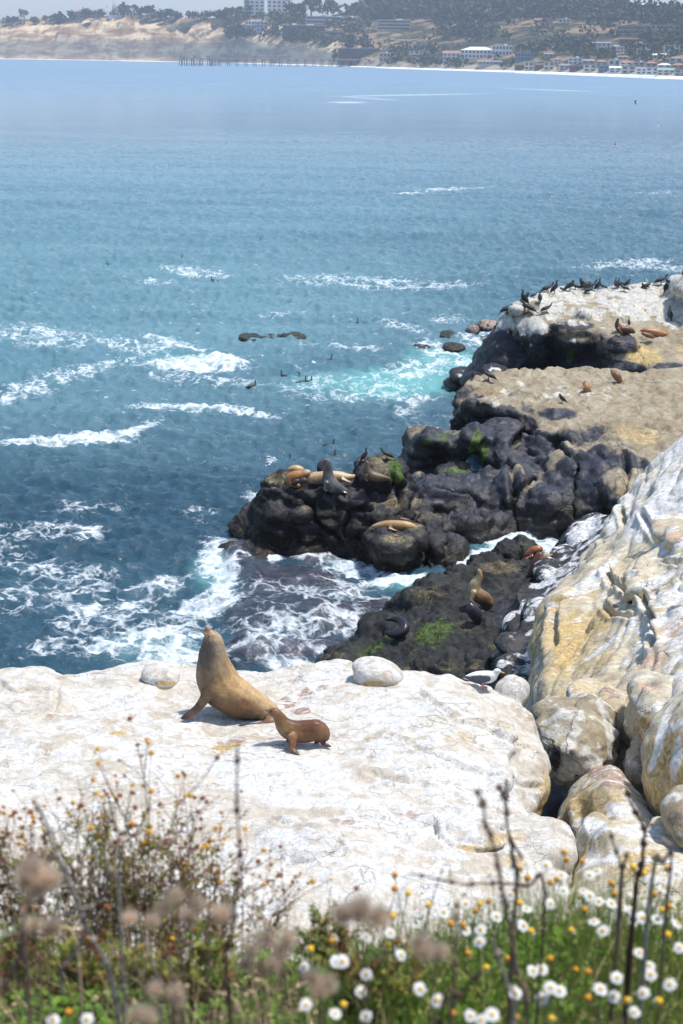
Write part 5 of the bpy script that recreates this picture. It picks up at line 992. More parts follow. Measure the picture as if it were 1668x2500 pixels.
ib('wet black sea lion curled in a ring at the left edge of the reef', (960,575), [(905,474,10,.4),(935,472,16,.45),(972,478,22,.4),(1000,500,28,.2),(1003,530,30,0),(975,552,28,-.1),(935,556,22,-.1),(905,548,13,-.05)], base=(.022,.020,.026), mat=M_WETFUR)
OC, SC = (1200, 1240), .2985
def ic(label, foot, spine, fins=(), rock='reef_rock', **k): return sealion(label, OC, SC, rock, foot, spine, fins, group=G2, **k)
ic('red-brown sea lion lying behind the dark brown one near the pool', (330,430), [(275,398,16),(300,378,30),(340,358,40),(375,340,36),(400,335,24)], [dict(p=[(330,390,20,-.2),(300,405,14,-.25),(270,412,8,-.3)])], base=(.27,.085,.030), paint=[(370,320,40,(.42,.19,.07),.6),(330,370,40,(.12,.04,.02),.6),(400,340,30,(.40,.20,.08),.6)], mat=M_WETFUR, dy=-.3)
ic('dark brown sea lion with its back to us beside the tide pool', (370,545), [(395,385,30),(392,420,50),(380,465,62),(355,510,50),(325,540,32),(295,560,14)], [dict(p=[(310,545,18),(280,562,12),(262,578,6)])], base=(.13,.050,.028), paint=[(380,480,40,(.24,.085,.03),.7),(430,420,30,(.36,.20,.08),.8),(310,550,50,(.035,.02,.02),.8)], mat=M_WETFUR, dy=-.7)
ic('tan sea lion head and shoulder poking out right of the dark brown one', (460,430), [(425,410,26),(452,402,26),(476,394,19),(494,386,12),(505,386,7)], base=(.38,.23,.10), paint=[(490,390,12,(.10,.05,.04),.6)], dy=-1.0)
OE, SE = (1080, 640), .375; G3 = 'sea lions on the upper rocks'
def ie(label, foot, spine, fins=(), rock='rock_outcrop', **k): return sealion(label, OE, SE, rock, foot, spine, fins, group=G3, voxel=.04, smooth=2, **k)
ie('dark brown sea lion sitting up on the upper outcrop, head raised', (1190,466), [(1143,364,5),(1144,374,9),(1138,393,13),(1142,415,20),(1162,435,25),(1195,440,26),(1228,446,20),(1250,456,9)], [dict(p=[(1148,430,14,-.3),(1165,455,10,-.4),(1184,474,5,-.5)])], base=(.10,.045,.025), paint=[(1150,430,30,(.17,.075,.035),.6)])
ie('orange sea lion stretched flat beside the sitting one on the outcrop', (1400,482), [(1284,456,9),(1310,447,15),(1350,450,20),(1400,460,22),(1445,468,15),(1480,472,8),(1496,470,4)], [dict(p=[(1330,440,14),(1370,436,8),(1385,434,4)])], base=(.42,.19,.07), paint=[(1310,445,30,(.22,.09,.04),.7)])
ie('small brown pup lying in front of the orange sea lion', (1340,495), [(1300,462,8),(1320,470,14),(1350,480,16),(1378,490,9)], base=(.20,.10,.06), name='sea_lion_pup', dy=-.4)
ie('brown sea lion lying on the tan ledge, nearest the outcrop', (1140,785), [(1105,706,12,.3),(1118,720,22,.2),(1136,742,28),(1152,765,20),(1162,785,9)], [dict(p=[(1150,768,12),(1185,776,7),(1212,778,3)]),dict(p=[(1155,775,8),(1162,795,5)])], rock='rock_ledge', base=(.24,.13,.065), paint=[(1110,705,18,(.36,.24,.15),.6),(1130,750,30,(.17,.08,.04),.5)])
ie('golden brown sea lion flat on the tan ledge with flippers spread wide', (940,845), [(930,780,12,.2),(934,800,22,.1),(940,822,25),(958,842,15),(972,856,7)], [dict(p=[(915,815,13,-.1),(888,822,8,-.15),(864,828,3,-.2)]),dict(p=[(958,805,10,.1),(985,820,7,.05),(1008,830,3,0)]),dict(p=[(965,850,8),(985,860,4)])], rock='rock_ledge', base=(.30,.15,.06), paint=[(940,810,20,(.38,.20,.08),.7),(870,826,20,(.10,.06,.04),.8),(1000,826,20,(.10,.06,.04),.8)])
log('sea lions')

# --- birds
def bird_mesh(spine, fins, base, paint, voxel=.014):
    """in metres, side view: x forward (towards the bill), z up, y sideways"""
    parts = spheres([(x, 0, z, r, r*k) for x, z, r, k in spine], 5)
    for f in fins: parts += fin([((x, y, z), w, w*t, nn) for x, y, z, w, t, nn in f], 4)
    co, fs = union('b', parts, voxel, 2)
    c = np.tile(np.array(base, float), (len(co), 1))
    for x, z, r, cc, s in paint:
        w = s*np.clip(1.3-np.hypot(co[:, 0]-x, co[:, 2]-z)/r, 0, 1)[:, None]; w = np.clip(w, 0, 1); c = c*(1-w)+np.array(cc)*w
    me = mesh_np('body', co, fs); attr(me, 'col', np.c_[c, np.ones(len(c))], 'C'); return me
def cone(p0, p1, r0, r1=.002, n=6): return MB().tube([p0, p1], [r0, r1], n)
M_BILL = plain('dark_bill', (.10, .085, .06), .5); M_LEG = plain('dark_leg', (.02, .02, .02), .6); M_YBILL = plain('yellow_bill', (.75, .42, .03), .4, .1); M_PLEG = plain('pink_leg', (.65, .28, .24), .5, .1); M_WING = plain('slate_wing', (.075, .08, .095), .6, .15)
BLKF = (.012, .013, .016)
def standing(kind):
    t = empty('cormorant'); N1 = (0, 1, .3)
    if kind == 'upright': sp = [(-.20,.10,.025,.8),(-.13,.20,.06,.8),(-.06,.32,.095,.85),(-.01,.44,.10,.85),(.03,.54,.07,.8),(.035,.62,.042,.8),(.02,.70,.034,.8),(.03,.765,.034,.8),(.065,.79,.034,.75),(.10,.795,.02,.8)]; bill = ((.10,.795),(.20,.80))
    elif kind == 'tucked': sp = [(-.22,.12,.025,.8),(-.14,.21,.07,.8),(-.05,.32,.11,.85),(.01,.42,.11,.85),(.05,.50,.08,.8),(.10,.55,.045,.8),(.115,.60,.036,.8),(.09,.64,.036,.8),(.06,.62,.025,.8)]; bill = ((.06,.62),(-.02,.55))
    elif kind == 'leaning': sp = [(-.30,.16,.02,.8),(-.22,.21,.055,.8),(-.11,.29,.095,.85),(.01,.36,.10,.85),(.10,.42,.07,.8),(.16,.49,.042,.8),(.19,.57,.034,.8),(.21,.62,.034,.8),(.25,.63,.02,.8)]; bill = ((.25,.63),(.34,.61))
    else: sp = [(-.26,.12,.02,.8),(-.18,.19,.07,.8),(-.06,.26,.11,.9),(.04,.32,.11,.9),(.12,.36,.07,.8),(.13,.42,.045,.8),(.15,.46,.036,.8),(.18,.46,.02,.8)]; bill = ((.18,.46),(.27,.44))
    w = [(x, y) for x, y, *_ in sp]; a, b, c_ = w[4], w[2], w[0]
    fins = []
    for s in (-1, 1): fins.append([(a[0]-.02, s*.06, a[1]-.02, .05, .4, (0, s, .2)), (b[0]-.03, s*.085, b[1], .085, .3, (0, s, .2)), (w[1][0]-.03, s*.06, w[1][1]+.01, .05, .3, (0, s, .2)), (c_[0]-.03, s*.015, c_[1]+.01, .02, .3, (0, s, .2))])
    fins.append([(w[1][0]-.02, 0, w[1][1]-.04, .045, .3, (1, 0, .6)), (c_[0]-.06, 0, c_[1]-.06, .045, .2, (1, 0, .6)), (c_[0]-.11, 0, max(c_[1]-.11, .01), .04, .15, (1, 0, .6))])
    br = (.060,.036,.020) if kind in ('hunched',) else (.030,.022,.015)
    me = bird_mesh(sp, fins, BLKF, [(b[0]+.06, b[1]+.03, .09, br, .9)]); link('body', me, M_FEATHER, t)
    cone((bill[0][0], 0, bill[0][1]), (bill[1][0], 0, bill[1][1]), .013).build('bill', M_BILL, t)
    for s in (-1, 1):
        q = MB(); q.tube([(-.03, s*.05, .22), (-.02, s*.055, .0)], .012, 5); q.add([(-.03, s*.055, .008), (.07, s*.055-.04, .006), (.085, s*.055, .006), (.07, s*.055+.04, .006)], [(0, 1, 2, 3)]); q.build('leg', M_LEG, t)
    return t
PRO = {k: standing(k) for k in ('upright', 'tucked', 'leaning', 'hunched')}; used = set()
def put(proto, key, loc, rz, sc, label, cat, group, tilt=0, wide=1.):
    o = proto if key not in used else copy_tree(proto); used.add(key)
    o.location = loc; o.rotation_euler = (0, tilt, rz); o.scale = (sc*wide, sc*wide, sc); tag(o, label, cat, group); return o
def find(names, px, py, span=26):
    for k in range(0, span, 2):
        for nm in names:
            g = TREES[nm].ray_cast(Vector((0, 0, H)), ray(px, py+k))[0] if nm in TREES else None
            if g is not None and (ray(px, py+k)).length: return g
E5 = lambda x, y: (1080+.375*x, 640+.375*y)
GC = 'cormorants on the upper rocks'
# (x, foot y, height in tracing px, kind, heading degrees: 0 = right, 180 = left, label)
BIRDS = [(425,335,58,'hunched',20,'leftmost cormorant of the outcrop, at the top of its streaked left face'),(525,280,94,'upright',200,'large black cormorant pair-mate standing tallest on the left shoulder of the outcrop'),(542,262,60,'tucked',0,'black cormorant tucked against the tall one on the left shoulder'),(597,232,32,'hunched',30,'small cormorant half hidden behind the left shoulder ridge'),
  (633,260,68,'upright',90,'single brown cormorant on the left slope, right of the tall one'),(553,332,76,'leaning',150,'cormorant leaning left below the tall one on the left slope'),(682,330,60,'leaning',20,'cormorant bending right, lowest on the pale slope'),(690,200,64,'leaning',20,'brown cormorant leaning right at the start of the ridge row'),
  (735,205,80,'upright',10,'big black cormorant second in the ridge row'),(780,190,22,'hunched',180,'cormorant crouching low, left of a standing pair on the ridge'),(808,186,46,'upright',10,'thin cormorant between the crouching one and the black pair'),(835,186,62,'tucked',0,'black cormorant of the pair left of the gap in the ridge row'),(862,178,42,'hunched',160,'brown cormorant of the pair left of the gap in the ridge row'),
  (910,178,66,'tucked',200,'cormorant preening, first after the gap in the ridge row'),(932,176,52,'hunched',0,'cormorant with lowered head beside the preening one'),(972,178,62,'leaning',20,'cormorant leaning right in the middle of the ridge row'),(958,202,38,'hunched',10,'small brown cormorant in front of the middle of the ridge row'),(1018,170,70,'upright',20,'tall black cormorant of the middle ridge row'),
  (1047,165,32,'hunched',170,'dark crouching cormorant right of the tall middle one'),(1128,168,64,'upright',100,'left cormorant of the brown pair on the ridge'),(1146,166,60,'upright',80,'right cormorant of the brown pair on the ridge'),(1176,158,30,'hunched',200,'cormorant crouching behind the brown pair'),(1180,192,50,'leaning',190,'cormorant bending forward in front of the brown pair'),
  (1208,160,48,'tucked',20,'cormorant curving its neck right of the brown pair'),(1316,172,34,'hunched',180,'left of two small cormorants before the last gap of the ridge'),(1330,174,40,'hunched',0,'right of two small cormorants before the last gap of the ridge'),(1428,148,62,'leaning',10,'brown cormorant standing alone near the right end of the ridge'),
  (1456,192,70,'upright',60,'cormorant standing lower beside the knob at the right end'),(1474,150,40,'hunched',150,'cormorant peeking out from behind the right-end knob'),(1476,375,82,'upright',100,'black cormorant alone on the pale slope far right'),(1213,412,22,'upright',90,'tiny cormorant behind the sitting sea lion of the outcrop')]
for x, y, h, k, hd, lab in BIRDS:
    px, py = E5(x, y); g = find(['rock_outcrop'], px, py)
    if g is None: log('bird misses', lab); continue
    want = 1.12*h*.375*(g-Vector((0, 0, H))).length/FPX; ht = {'upright': .82, 'tucked': .66, 'leaning': .64, 'hunched': .5}[k]
    put(PRO[k], k, g-Vector((0, 0, .02)), rad(hd), max(.55, min(1.5, want/ht)), lab, 'cormorant', GC, wide=1.4)
for x, y, h, k, hd, lab, rk in [(203,758,66,'upright',60,'left of two cormorants at the water edge of the tan ledge','sea_rock'),(296,770,78,'leaning',160,'right of two cormorants at the water edge, bending left','sea_rock'),(776,918,64,'tucked',180,'cormorant preening alone on the tan ledge above the dark boulders','rock_ledge'),(1565,100,48,'upright',170,'cormorant cut by the right edge of the photo, on top of the knob','rock_outcrop')]:
    px, py = E5(x, y); g = find(['rock_ledge', 'rock_outcrop', 'sea_rock'] if rk == 'sea_rock' else [rk], px, py)
    if g is None: log('bird misses', lab); continue
    want = h*.375*(g-Vector((0, 0, H))).length/FPX; ht = {'upright': .82, 'tucked': .66, 'leaning': .64, 'hunched': .5}[k]
    put(PRO[k], k, g-Vector((0, 0, .02)), rad(hd), want/ht, lab, 'cormorant', GC, wide=1.4)
for x, y, h, k, hd, lab in [(972,330,95,'upright',20,'taller of two cormorants behind the sea lions, bill to the right'),(1105,318,78,'leaning',170,'shorter of two cormorants behind the sea lions, facing left')]:
    px, py = U(x, y); g = find(['sea_lion_rock'], px, py); want = h*SU*(g-Vector((0, 0, H))).length/FPX
    put(PRO[k], k, g-Vector((0, 0, .02)), rad(hd), want/{'upright': .82, 'leaning': .64}[k], lab, 'cormorant', 'cormorants behind the sea lions', wide=1.3)
# swimming birds
sw = empty('cormorant'); link('body', bird_mesh([(-.34,.06,.02,1),(-.24,.05,.06,1.1),(-.10,.04,.10,1.1),(.06,.05,.10,1.1),(.17,.10,.06,.9),(.20,.18,.036,.8),(.19,.27,.032,.8),(.20,.33,.036,.8),(.24,.345,.024,.8)], [], BLKF, [], .02), M_FEATHER, sw)
cone((.245, 0, .345), (.34, 0, .34), .013).build('bill', M_BILL, sw)
SWIM = [(268,648,200,'cormorant swimming alone at the far left of the bay'),(442,632,60,'cormorant swimming alone upright, left of the farthest one'),(524,687,180,'cormorant swimming with low body and raised head in the foam streak'),(636,594,90,'farthest cormorant swimming in the open bay'),(872,792,80,'cormorant swimming right of the green weedy rocks'),(803,882,40,'cormorant swimming below the green weedy rocks'),
  (740,926,170,'upper cormorant of the tight group of three'),(737,936,20,'left cormorant of the tight group of three'),(751,935,0,'right cormorant of the tight group of three'),(696,922,160,'cormorant swimming just left of the tight group'),(615,946,30,'cormorant swimming farthest left of the mid-water birds'),(805,1090,0,'upper cormorant swimming behind the crowded rock'),
  (808,1116,10,'lower cormorant swimming just behind the crowded rock'),(717,1128,150,'cormorant swimming off the left end of the crowded rock')]
for i, (x, y, hd, lab) in enumerate(SWIM): put(sw, 'sw', P(x, y, -.02), rad(hd), 1.0 if y > 1000 else 1.15, lab, 'cormorant', 'cormorants swimming in the bay')
# splashing bird
sp_ = MB(); rng = np.random.default_rng(3)
for _ in range(70):
    a, r_, z = rng.uniform(0, 6.28), abs(rng.normal(0, .28)), abs(rng.normal(0, .12)); s = rng.uniform(.015, .05); sp_.add(ico(1)[0]*s*np.array([1.4, 1, .9])+np.array([r_*math.cos(a), r_*math.sin(a), z]), ico(1)[1])
so_ = sp_.build('splash', surf.m); so_.location = P(664, 1132, .0); tag(so_, 'white splash of a diving bird left of the crowded rock', 'splash')
# gull on the shelf
def gull_body():
    t = empty('gull')
    me = bird_mesh([(-.30,.15,.02,.7),(-.22,.17,.055,.9),(-.10,.185,.095,.95),(.03,.20,.11,.95),(.13,.22,.095,.9),(.19,.27,.06,.9),(.22,.32,.052,.85),(.255,.325,.035,.8)], [], (.80,.80,.79), [(-.30,.15,.05,(.85,.85,.85),.9)], .010); link('body', me, M_FEATHER, t)
    for s in (-1, 1):
        q = fin([((.10, s*.095, .225), .05, .014, (0, s, .35)), ((0, s*.108, .205), .075, .012, (0, s, .4)), ((-.12, s*.095, .19), .065, .012, (0, s, .45)), ((-.22, s*.05, .18), .04, .01, (0, s, .6)), ((-.31, s*.015, .175), .02, .008, (0, s, .8))], 5)
        co, fs = union('w', q, .010, 2); link('wing', mesh_np('wing', co, fs), M_WING, t)
        e = MB(); e.add(ico(1)[0]*.008+np.array([.245, s*.043, .335]), ico(1)[1]); e.build('eye', M_EYE, t)
        g = MB(); g.tube([(0, s*.045, .12), (.005, s*.045, 0)], .009, 5); g.add([(0, s*.045, .006), (.07, s*.045-.035, .005), (.08, s*.045, .005), (.07, s*.045+.035, .005)], [(0, 1, 2, 3)]); g.build('leg', M_PLEG, t)
    cone((.28, 0, .322), (.345, 0, .302), .014, .006).build('bill', M_YBILL, t); return t
gg = find(['rock_shelf'], 1178, 1680, 60); gl = gull_body()
if gg is not None: put(gl, 'gl', gg+Vector((0, 0, 0)), rad(-12), .95, 'white gull with slate wings crouching on the rim of the shelf, bill to the right', 'gull', None)
else: log('no gull ground')
# flying gulls
def flying():
    t = empty('flying_gull'); me = bird_mesh([(-.26,0,.015,1),(-.15,0,.05,1),(0,0,.07,1),(.13,.01,.05,1),(.20,.02,.04,1)], [], (.75,.75,.75), [], .015); link('body', me, M_FEATHER, t)
    for s in (-1, 1):
        q = fin([((.05, s*.04, .02), .09, .015, (0, 0, 1)), ((.08, s*.28, .11), .075, .012, (0, 0, 1)), ((0, s*.50, .08), .045, .01, (0, 0, 1)), ((-.08, s*.68, .02), .015, .008, (0, 0, 1))], 5)
        co, fs = union('w', q, .014, 1); link('wing', mesh_np('wing', co, fs), M_WING if s > 0 else plain('grey_wing', (.35, .36, .38), .6, .1), t)
    return t
fg = flying()
for i, (x, y, r, hd, sc, lab) in enumerate([(1553,252,150,170,1.1,'gull gliding highest at the right, over the far bay'),(1346,480,140,100,.9,'small white gull flying low over the middle of the bay'),(1607,307,160,80,.9,'white gull flying wing-down near the right edge')]):
    o = put(fg, 'fg', PD(x, y, r), rad(hd), sc, lab, 'gull', 'gulls flying over the bay'); o.rotation_euler = (rad((20, 25, 70)[i]), 0, rad(hd))
bu = MB(); bu.add(ico(2)[0]*.22+np.array([0, 0, .12]), ico(2)[1]); bu.tube([(0, 0, .4), (0, 0, 1.0)], [.06, .03], 6)
bo = bu.build('buoy', plain('orange_float', (.65, .12, .04), .5), None, True); bo.location = P(1502, 353, 0); tag(bo, 'tiny red-orange buoy floating far out at the right', 'buoy')
log('birds')
# ------------------------------------------------------------------ the bank of plants in front
def gz(x, y):
    x = np.asarray(x, float); y = np.asarray(y, float)
    z = 16.32-.30*(y-1.2)-.9*np.clip(y-3.35, 0, .5)-2.4*np.clip(y-3.85, 0, 9)
    z = z+.05*np.sin(x*3.1+y*2)+.03*np.sin(x*7-y*5)-.10*np.exp(-((x-.0)/.35)**2)*np.clip(y-2.4, 0, 1)
    return z
gx, gy = np.meshgrid(np.linspace(-4, 4, 150), np.linspace(-2.5, 7.5, 190)); gv = np.c_[gx.ravel(), gy.ravel(), np.zeros(gx.size)]
gv[:, 2] = gz(gv[:, 0], gv[:, 1])+.035*fbm(gv*6, 4, 3)
gi = (np.arange(189)[:, None]*150+np.arange(149)[None]).ravel()
n = NT('bank_soil'); v = n.coord(); n.set(Base_Color=n.mix(n.mapr(n.noise(v, 30, 6, .7), .35, .65), (.035, .024, .016), (.20, .15, .10)), Roughness=.95); n.l(n.bump(n.noise(v, 60, 5), .8, .02), n.b.inputs['Normal'])
tag(link('ground', mesh_np('ground', gv, np.c_[gi, gi+1, gi+151, gi+150]), n.m), kind='structure')
def leafmat(name, c, trans=.35, var=.35, rough=.6):
    n = NT(name); f = n.noise(n.coord(), 25, 3); k = n.mix(n.mapr(f, .3, .7), tuple(q*(1-var) for q in c), tuple(min(1, q*(1+var)) for q in c))
    n.set(Base_Color=k, Roughness=rough, Specular_IOR_Level=.25); t = n.n('BsdfTranslucent'); n.l(k, t.inputs[0]); m = n.n('MixShader'); m.inputs[0].default_value = trans
    n.l(n.b.outputs[0], m.inputs[1]); n.l(t.outputs[0], m.inputs[2]); n.l(m.outputs[0], n.out.inputs[0]); return n.m
L_GREEN = leafmat('fresh_leaf', (.19, .33, .045)); L_DEEP = leafmat('deep_green_leaf', (.09, .18, .03)); L_YEL = leafmat('yellow_green_leaf', (.36, .37, .08)); L_DRY = leafmat('dry_brown_leaf', (.28, .13, .055)); L_STEM = leafmat('green_stem', (.22, .34, .07), .3)
TWIG = plain('dry_twig', (.20, .13, .095), .85, .3, 40); TWIGG = plain('grey_twig', (.30, .26, .22), .85, .25, 40); STRAW = plain('straw', (.55, .42, .24), .8, .25, 40); TWIGD = plain('dark_twig', (.075, .040, .030), .8, .3, 40)
PETAL = leafmat('white_petal', (.85, .85, .83), .3, .04, .5); DISK = plain('yellow_disk', (.85, .50, .02), .75, .2, 120, .2); ODISK = plain('orange_disk', (.62, .30, .03), .8, .3, 120, .2); BRH = plain('withered_head', (.24, .085, .030), .85, .4, 120); OCH = plain('ochre_head', (.62, .34, .04), .8, .35, 120)
PLUME = leafmat('seed_plume', (.72, .60, .47), .55, .3, .9)
rng = np.random.default_rng(21)
def unit(v): v = np.asarray(v, float); return v/(np.linalg.norm(v)+1e-9)
def daisy_proto(kind, k):
    r = np.random.default_rng(k+50)
    hd = MB(); v0, f0 = ico(2); R = .0075
    if kind == 'w':
        pm = MB(); np_ = r.integers(14, 18); droop = r.uniform(-.2, .5)
        for i in range(np_):
            a = 2*math.pi*i/np_+r.uniform(-.1, .1); L = r.uniform(.0145, .0175); w = .0030; ca, sa = math.cos(a), math.sin(a); dz = r.uniform(-.0015, .0015)
            P_ = lambda d, s, z: (d*ca-s*sa, d*sa+s*ca, z)
            b = [P_(.004, -w*.5, 0), P_(.004, w*.5, 0), P_(L*.6, -w, -.001-droop*.002+dz), P_(L*.6, w, -.001-droop*.002+dz), P_(L*.93, -w*.8, -.001-droop*.006+dz), P_(L*.93, w*.8, -.001-droop*.006+dz), P_(L*1.04, 0, -.0015-droop*.007+dz)]
            pm.add(b, [(0, 2, 3, 1), (2, 4, 5, 3), (4, 6, 5)])
        petals = pm.mesh('petals'); dk = MB(); dk.add(v0*np.array([.0052, .0052, .0034])+np.array([0, 0, .0008]), f0); return petals, dk.mesh('disk', True)
    dk = MB(); q = v0*(1+.10*vnoise(v0*6, 3))[:, None]; dk.add(q*np.array([R, R, .0062])+np.array([0, 0, .002]), f0)
    pm = MB()
    for i in range(9):
        a = 6.28*i/9; ca, sa = math.cos(a), math.sin(a); L = r.uniform(.006, .010)
        pm.add([(ca*.004, sa*.004, -.001), (ca*L-sa*.002, sa*L+ca*.002, -.005), (ca*L+sa*.002, sa*L-ca*.002, -.005)], [(0, 1, 2)])
    return pm.mesh('petals'), dk.mesh('disk', True)
DW = [daisy_proto('w', i) for i in range(5)]; DY = [daisy_proto('y', i) for i in range(3)]
for a, b in DW: a.materials.append(PETAL); b.materials.append(DISK)
for i, (a, b) in enumerate(DY): a.materials.append(PETAL if i == 0 else L_DRY); b.materials.append(ODISK if i else DISK)
D6 = lambda x, y: (834+.5319*x, 1950+.5319*y)
D5 = lambda x, y: (.5319*x, 1950+.5319*y)
fl = [(*D6(x, y), 'w') for x, y in [(685,350),(790,312),(850,300),(940,305),(1010,350),(1172,330),(1138,348),(1425,368),(1482,372),(1540,345),(1475,415),(1340,440),(1140,445),(1182,470),(1290,498),(1332,512),(1340,560),(960,480),(850,503),(780,440),(572,480),(712,540),(640,600),(633,655),(572,602),(836,580),(1200,605),(1160,560),(1542,570),(1450,552),
  (1370,705),(1552,682),(1413,765),(1418,806),(1266,820),(1507,850),(1190,872),(1250,908),(1385,890),(1345,978),(1002,880),(960,865),(880,788),(920,915),(922,782),(225,615),(115,635),(275,715),(113,805),(90,885),(362,872),(440,925),(113,995),(592,995),(640,1015),(692,990),(1020,420),(735,445),(800,345),(5,745),(800,890),(1382,545),(1110,420),(1240,480),(470,520),(1500,380),(1410,480)]]
fl += [(*D6(x, y), 'y') for x, y in [(245,350),(245,415),(305,435),(400,490),(235,540),(500,575),(560,580),(635,485),(675,470),(615,515),(530,490),(855,365),(1022,248),(1032,282),(958,385),(988,370),(1105,290),(1340,315),(1240,390),(1252,435),(1115,510),(1497,625),(210,672),(580,710),(665,775),(760,735),(955,735),(1075,785),(1132,795),(1130,915),(1312,925),(1457,930),(10,945),(800,1005),(965,1010),(870,610),(820,480),(1435,440),(1505,495),(1055,605),(510,985),(1470,512),(1390,345),(1495,322),(820,322)]]
fl += [(*D5(x, y), 'w') for x, y in [(1395,770),(1545,745),(1405,945),(1540,985),(245,1015),(400,1012)]]+[(*D5(x, y), 'y') for x, y in [(1425,690),(1525,655),(315,980)]]
def ordinal(i):
    o = ['leftmost','second','third','fourth','fifth','sixth','seventh','eighth','ninth','tenth','eleventh','twelfth','thirteenth','fourteenth','fifteenth','sixteenth','seventeenth','eighteenth','nineteenth']
    if i < len(o): return o[i]+('' if i == 0 else ' from the left')
    return 'twentieth from the left' if i == 19 else 'twenty-%s from the left' % o[i-19] .replace('second', 'second') if i < 28 else '%dth from the left' % (i+1)
bands = [(0, 2125, 'topmost'), (2125, 2165, 'second highest'), (2165, 2205, 'third highest'), (2205, 2260, 'upper middle'), (2260, 2330, 'middle'), (2330, 2375, 'lower middle'), (2375, 2430, 'second lowest'), (2430, 2600, 'lowest')]
for lo, hi, bn in bands:
    for kind in 'wy':
        row = sorted([f for f in fl if lo <= f[1] < hi and f[2] == kind])
        for i, (px, py, _) in enumerate(row):
            yy = float(np.interp(py, [2070, 2200, 2320, 2500], [3.25, 3.0, 2.62, 2.15]))+rng.uniform(-.12, .12)
            h = PY(px, py, yy); g = float(gz(h.x, yy))
            if h.z < g+.06:
                while h.z < g+.08 and yy > 1.4: yy -= .04; h = PY(px, py, yy); g = float(gz(h.x, yy))
            bx, by = h.x+rng.uniform(-.06, .06), yy+rng.uniform(-.05, .08); g = float(gz(bx, by))-.02
            t = empty('daisy' if kind == 'w' else 'withered_daisy', (bx, by, g)); L = np.array(h)-np.array([bx, by, g])
            face = unit([rng.uniform(-.55, .55), -.15-.55*(py-2070)/430+rng.uniform(-.45, .35), 1])
            s = MB(); s.tube([(0, 0, 0), tuple(L*.5+np.array([rng.uniform(-.02, .02), rng.uniform(-.01, .01), 0])), tuple(L-face*.008), tuple(L)], [.0016, .0013, .0011, .0010], 5); s.build('stem', L_STEM, t)
            pr_ = (DW if kind == 'w' else DY)[rng.integers(0, 5 if kind == 'w' else 3)]; M = Vector(face).to_track_quat('Z', 'Y').to_matrix().to_4x4(); sc = rng.uniform(.85, 1.08)*(1.12 if kind == 'w' else 1.3)*float(np.interp(py, [2100, 2450], [.88, .72]))
            M = Matrix.Translation(Vector(L)) @ M @ Matrix.Rotation(rng.uniform(0, 6), 4, 'Z') @ Matrix.Scale(sc, 4)
            for nm, me in (('petals', pr_[0]), ('disk', pr_[1])):
                o = bpy.data.objects.new(nm, me); col.objects.link(o); o.parent = t; o.matrix_local = M
            tag(t, ('white daisy, ' if kind == 'w' else 'orange petal-less head, ')+ordinal(i)+' in the '+bn+(' row of daisies' if kind == 'w' else ' row of heads'), 'daisy', 'white daisies in the patch' if kind == 'w' else 'petal-less daisy heads in the patch')
log('daisies', len(fl))
# feathery green under the flowers (beyond counting)
def blades(n, xr, yr, hr, wr, mats, seed, dens=None, lean=.35, segs=3, keep=None):
    r = np.random.default_rng(seed); V = []; F = []; Mi = []; c = 0
    while c < n:
        x, y = r.uniform(*xr), r.uniform(*yr)
        if dens is not None and r.uniform() > dens(x, y): continue
        g = float(gz(x, y)); h = r.uniform(*hr); w = r.uniform(*wr); a = r.uniform(0, 6.28); ln = r.uniform(0, lean)*h; dx, dy = math.cos(a)*ln, math.sin(a)*ln; b = r.uniform(0, 6.28); wx, wy = math.cos(b)*w, math.sin(b)*w; k = len(V)
        for s in range(segs+1):
            t = s/segs; q = 1-t*.85; V += [(x+dx*t*t-wx*q, y+dy*t*t-wy*q, g-.01+h*t), (x+dx*t*t+wx*q, y+dy*t*t+wy*q, g-.01+h*t)]
        F += [(k+2*s, k+2*s+1, k+2*s+3, k+2*s+2) for s in range(segs)]; Mi += [int(r.integers(0, len(mats)))]*segs; c += 1
    return V, F, Mi
def stuff_mesh(name, parts, mats, label, cat='plants'):
    V, F, Mi = [], [], []
    for v, f, m in parts: b = len(V); V += v; F += [tuple(i+b for i in q) for q in f]; Mi += m
    me = bpy.data.meshes.new(name); me.from_pydata(V, [], F); me.polygons.foreach_set('material_index', Mi); me.update()
    o = link(name, me, mats); tag(o, label, cat, kind='stuff'); return o
def leaflets(stems, mats, seed, ll=(.006, .014), per=16, up=.3):
    """small leaves all along given stems [(p0,p1)]"""
    r = np.random.default_rng(seed); V = []; F = []; Mi = []
    for p0, p1 in stems:
        p0, p1 = np.array(p0), np.array(p1); mi = int(r.integers(0, len(mats)))
        for _ in range(per):
            t = r.uniform(.1, 1); p = p0+(p1-p0)*t; d = r.normal(size=3); d[2] = abs(d[2])*up+.2; d = unit(d); L = r.uniform(*ll)*(1.2-.4*t); w = np.cross(d, r.normal(size=3)); w = unit(w)*L*.22; k = len(V)
            V += [tuple(p), tuple(p+d*L*.5-w), tuple(p+d*L), tuple(p+d*L*.5+w)]; F.append((k, k+1, k+2, k+3)); Mi.append(mi)
    return V, F, Mi
right = lambda x, y: .15+.85*float(sstep(-.05, .35, x+.1*math.sin(y*5)))
P1 = blades(15000, (-.25, 1.7), (1.5, 3.45), (.07, .24), (.0007, .0018), [0]*4, 31, right, .5)
r_ = np.random.default_rng(5); m_ = [0, 1, 2, 0]
P1 = (P1[0], P1[1], [m_[i] for i in np.repeat(r_.integers(0, 4, len(P1[1])//3), 3)])
st_ = []
for _ in range(1500):
    x, y = r_.uniform(-.1, 1.6), r_.uniform(1.6, 3.4); g = float(gz(x, y)); h = r_.uniform(.05, .19); st_.append(((x, y, g), (x+r_.uniform(-.05, .05), y+r_.uniform(-.05, .05), g+h)))
P2 = leaflets(st_, [0, 1, 2], 7, (.008, .02), 16)
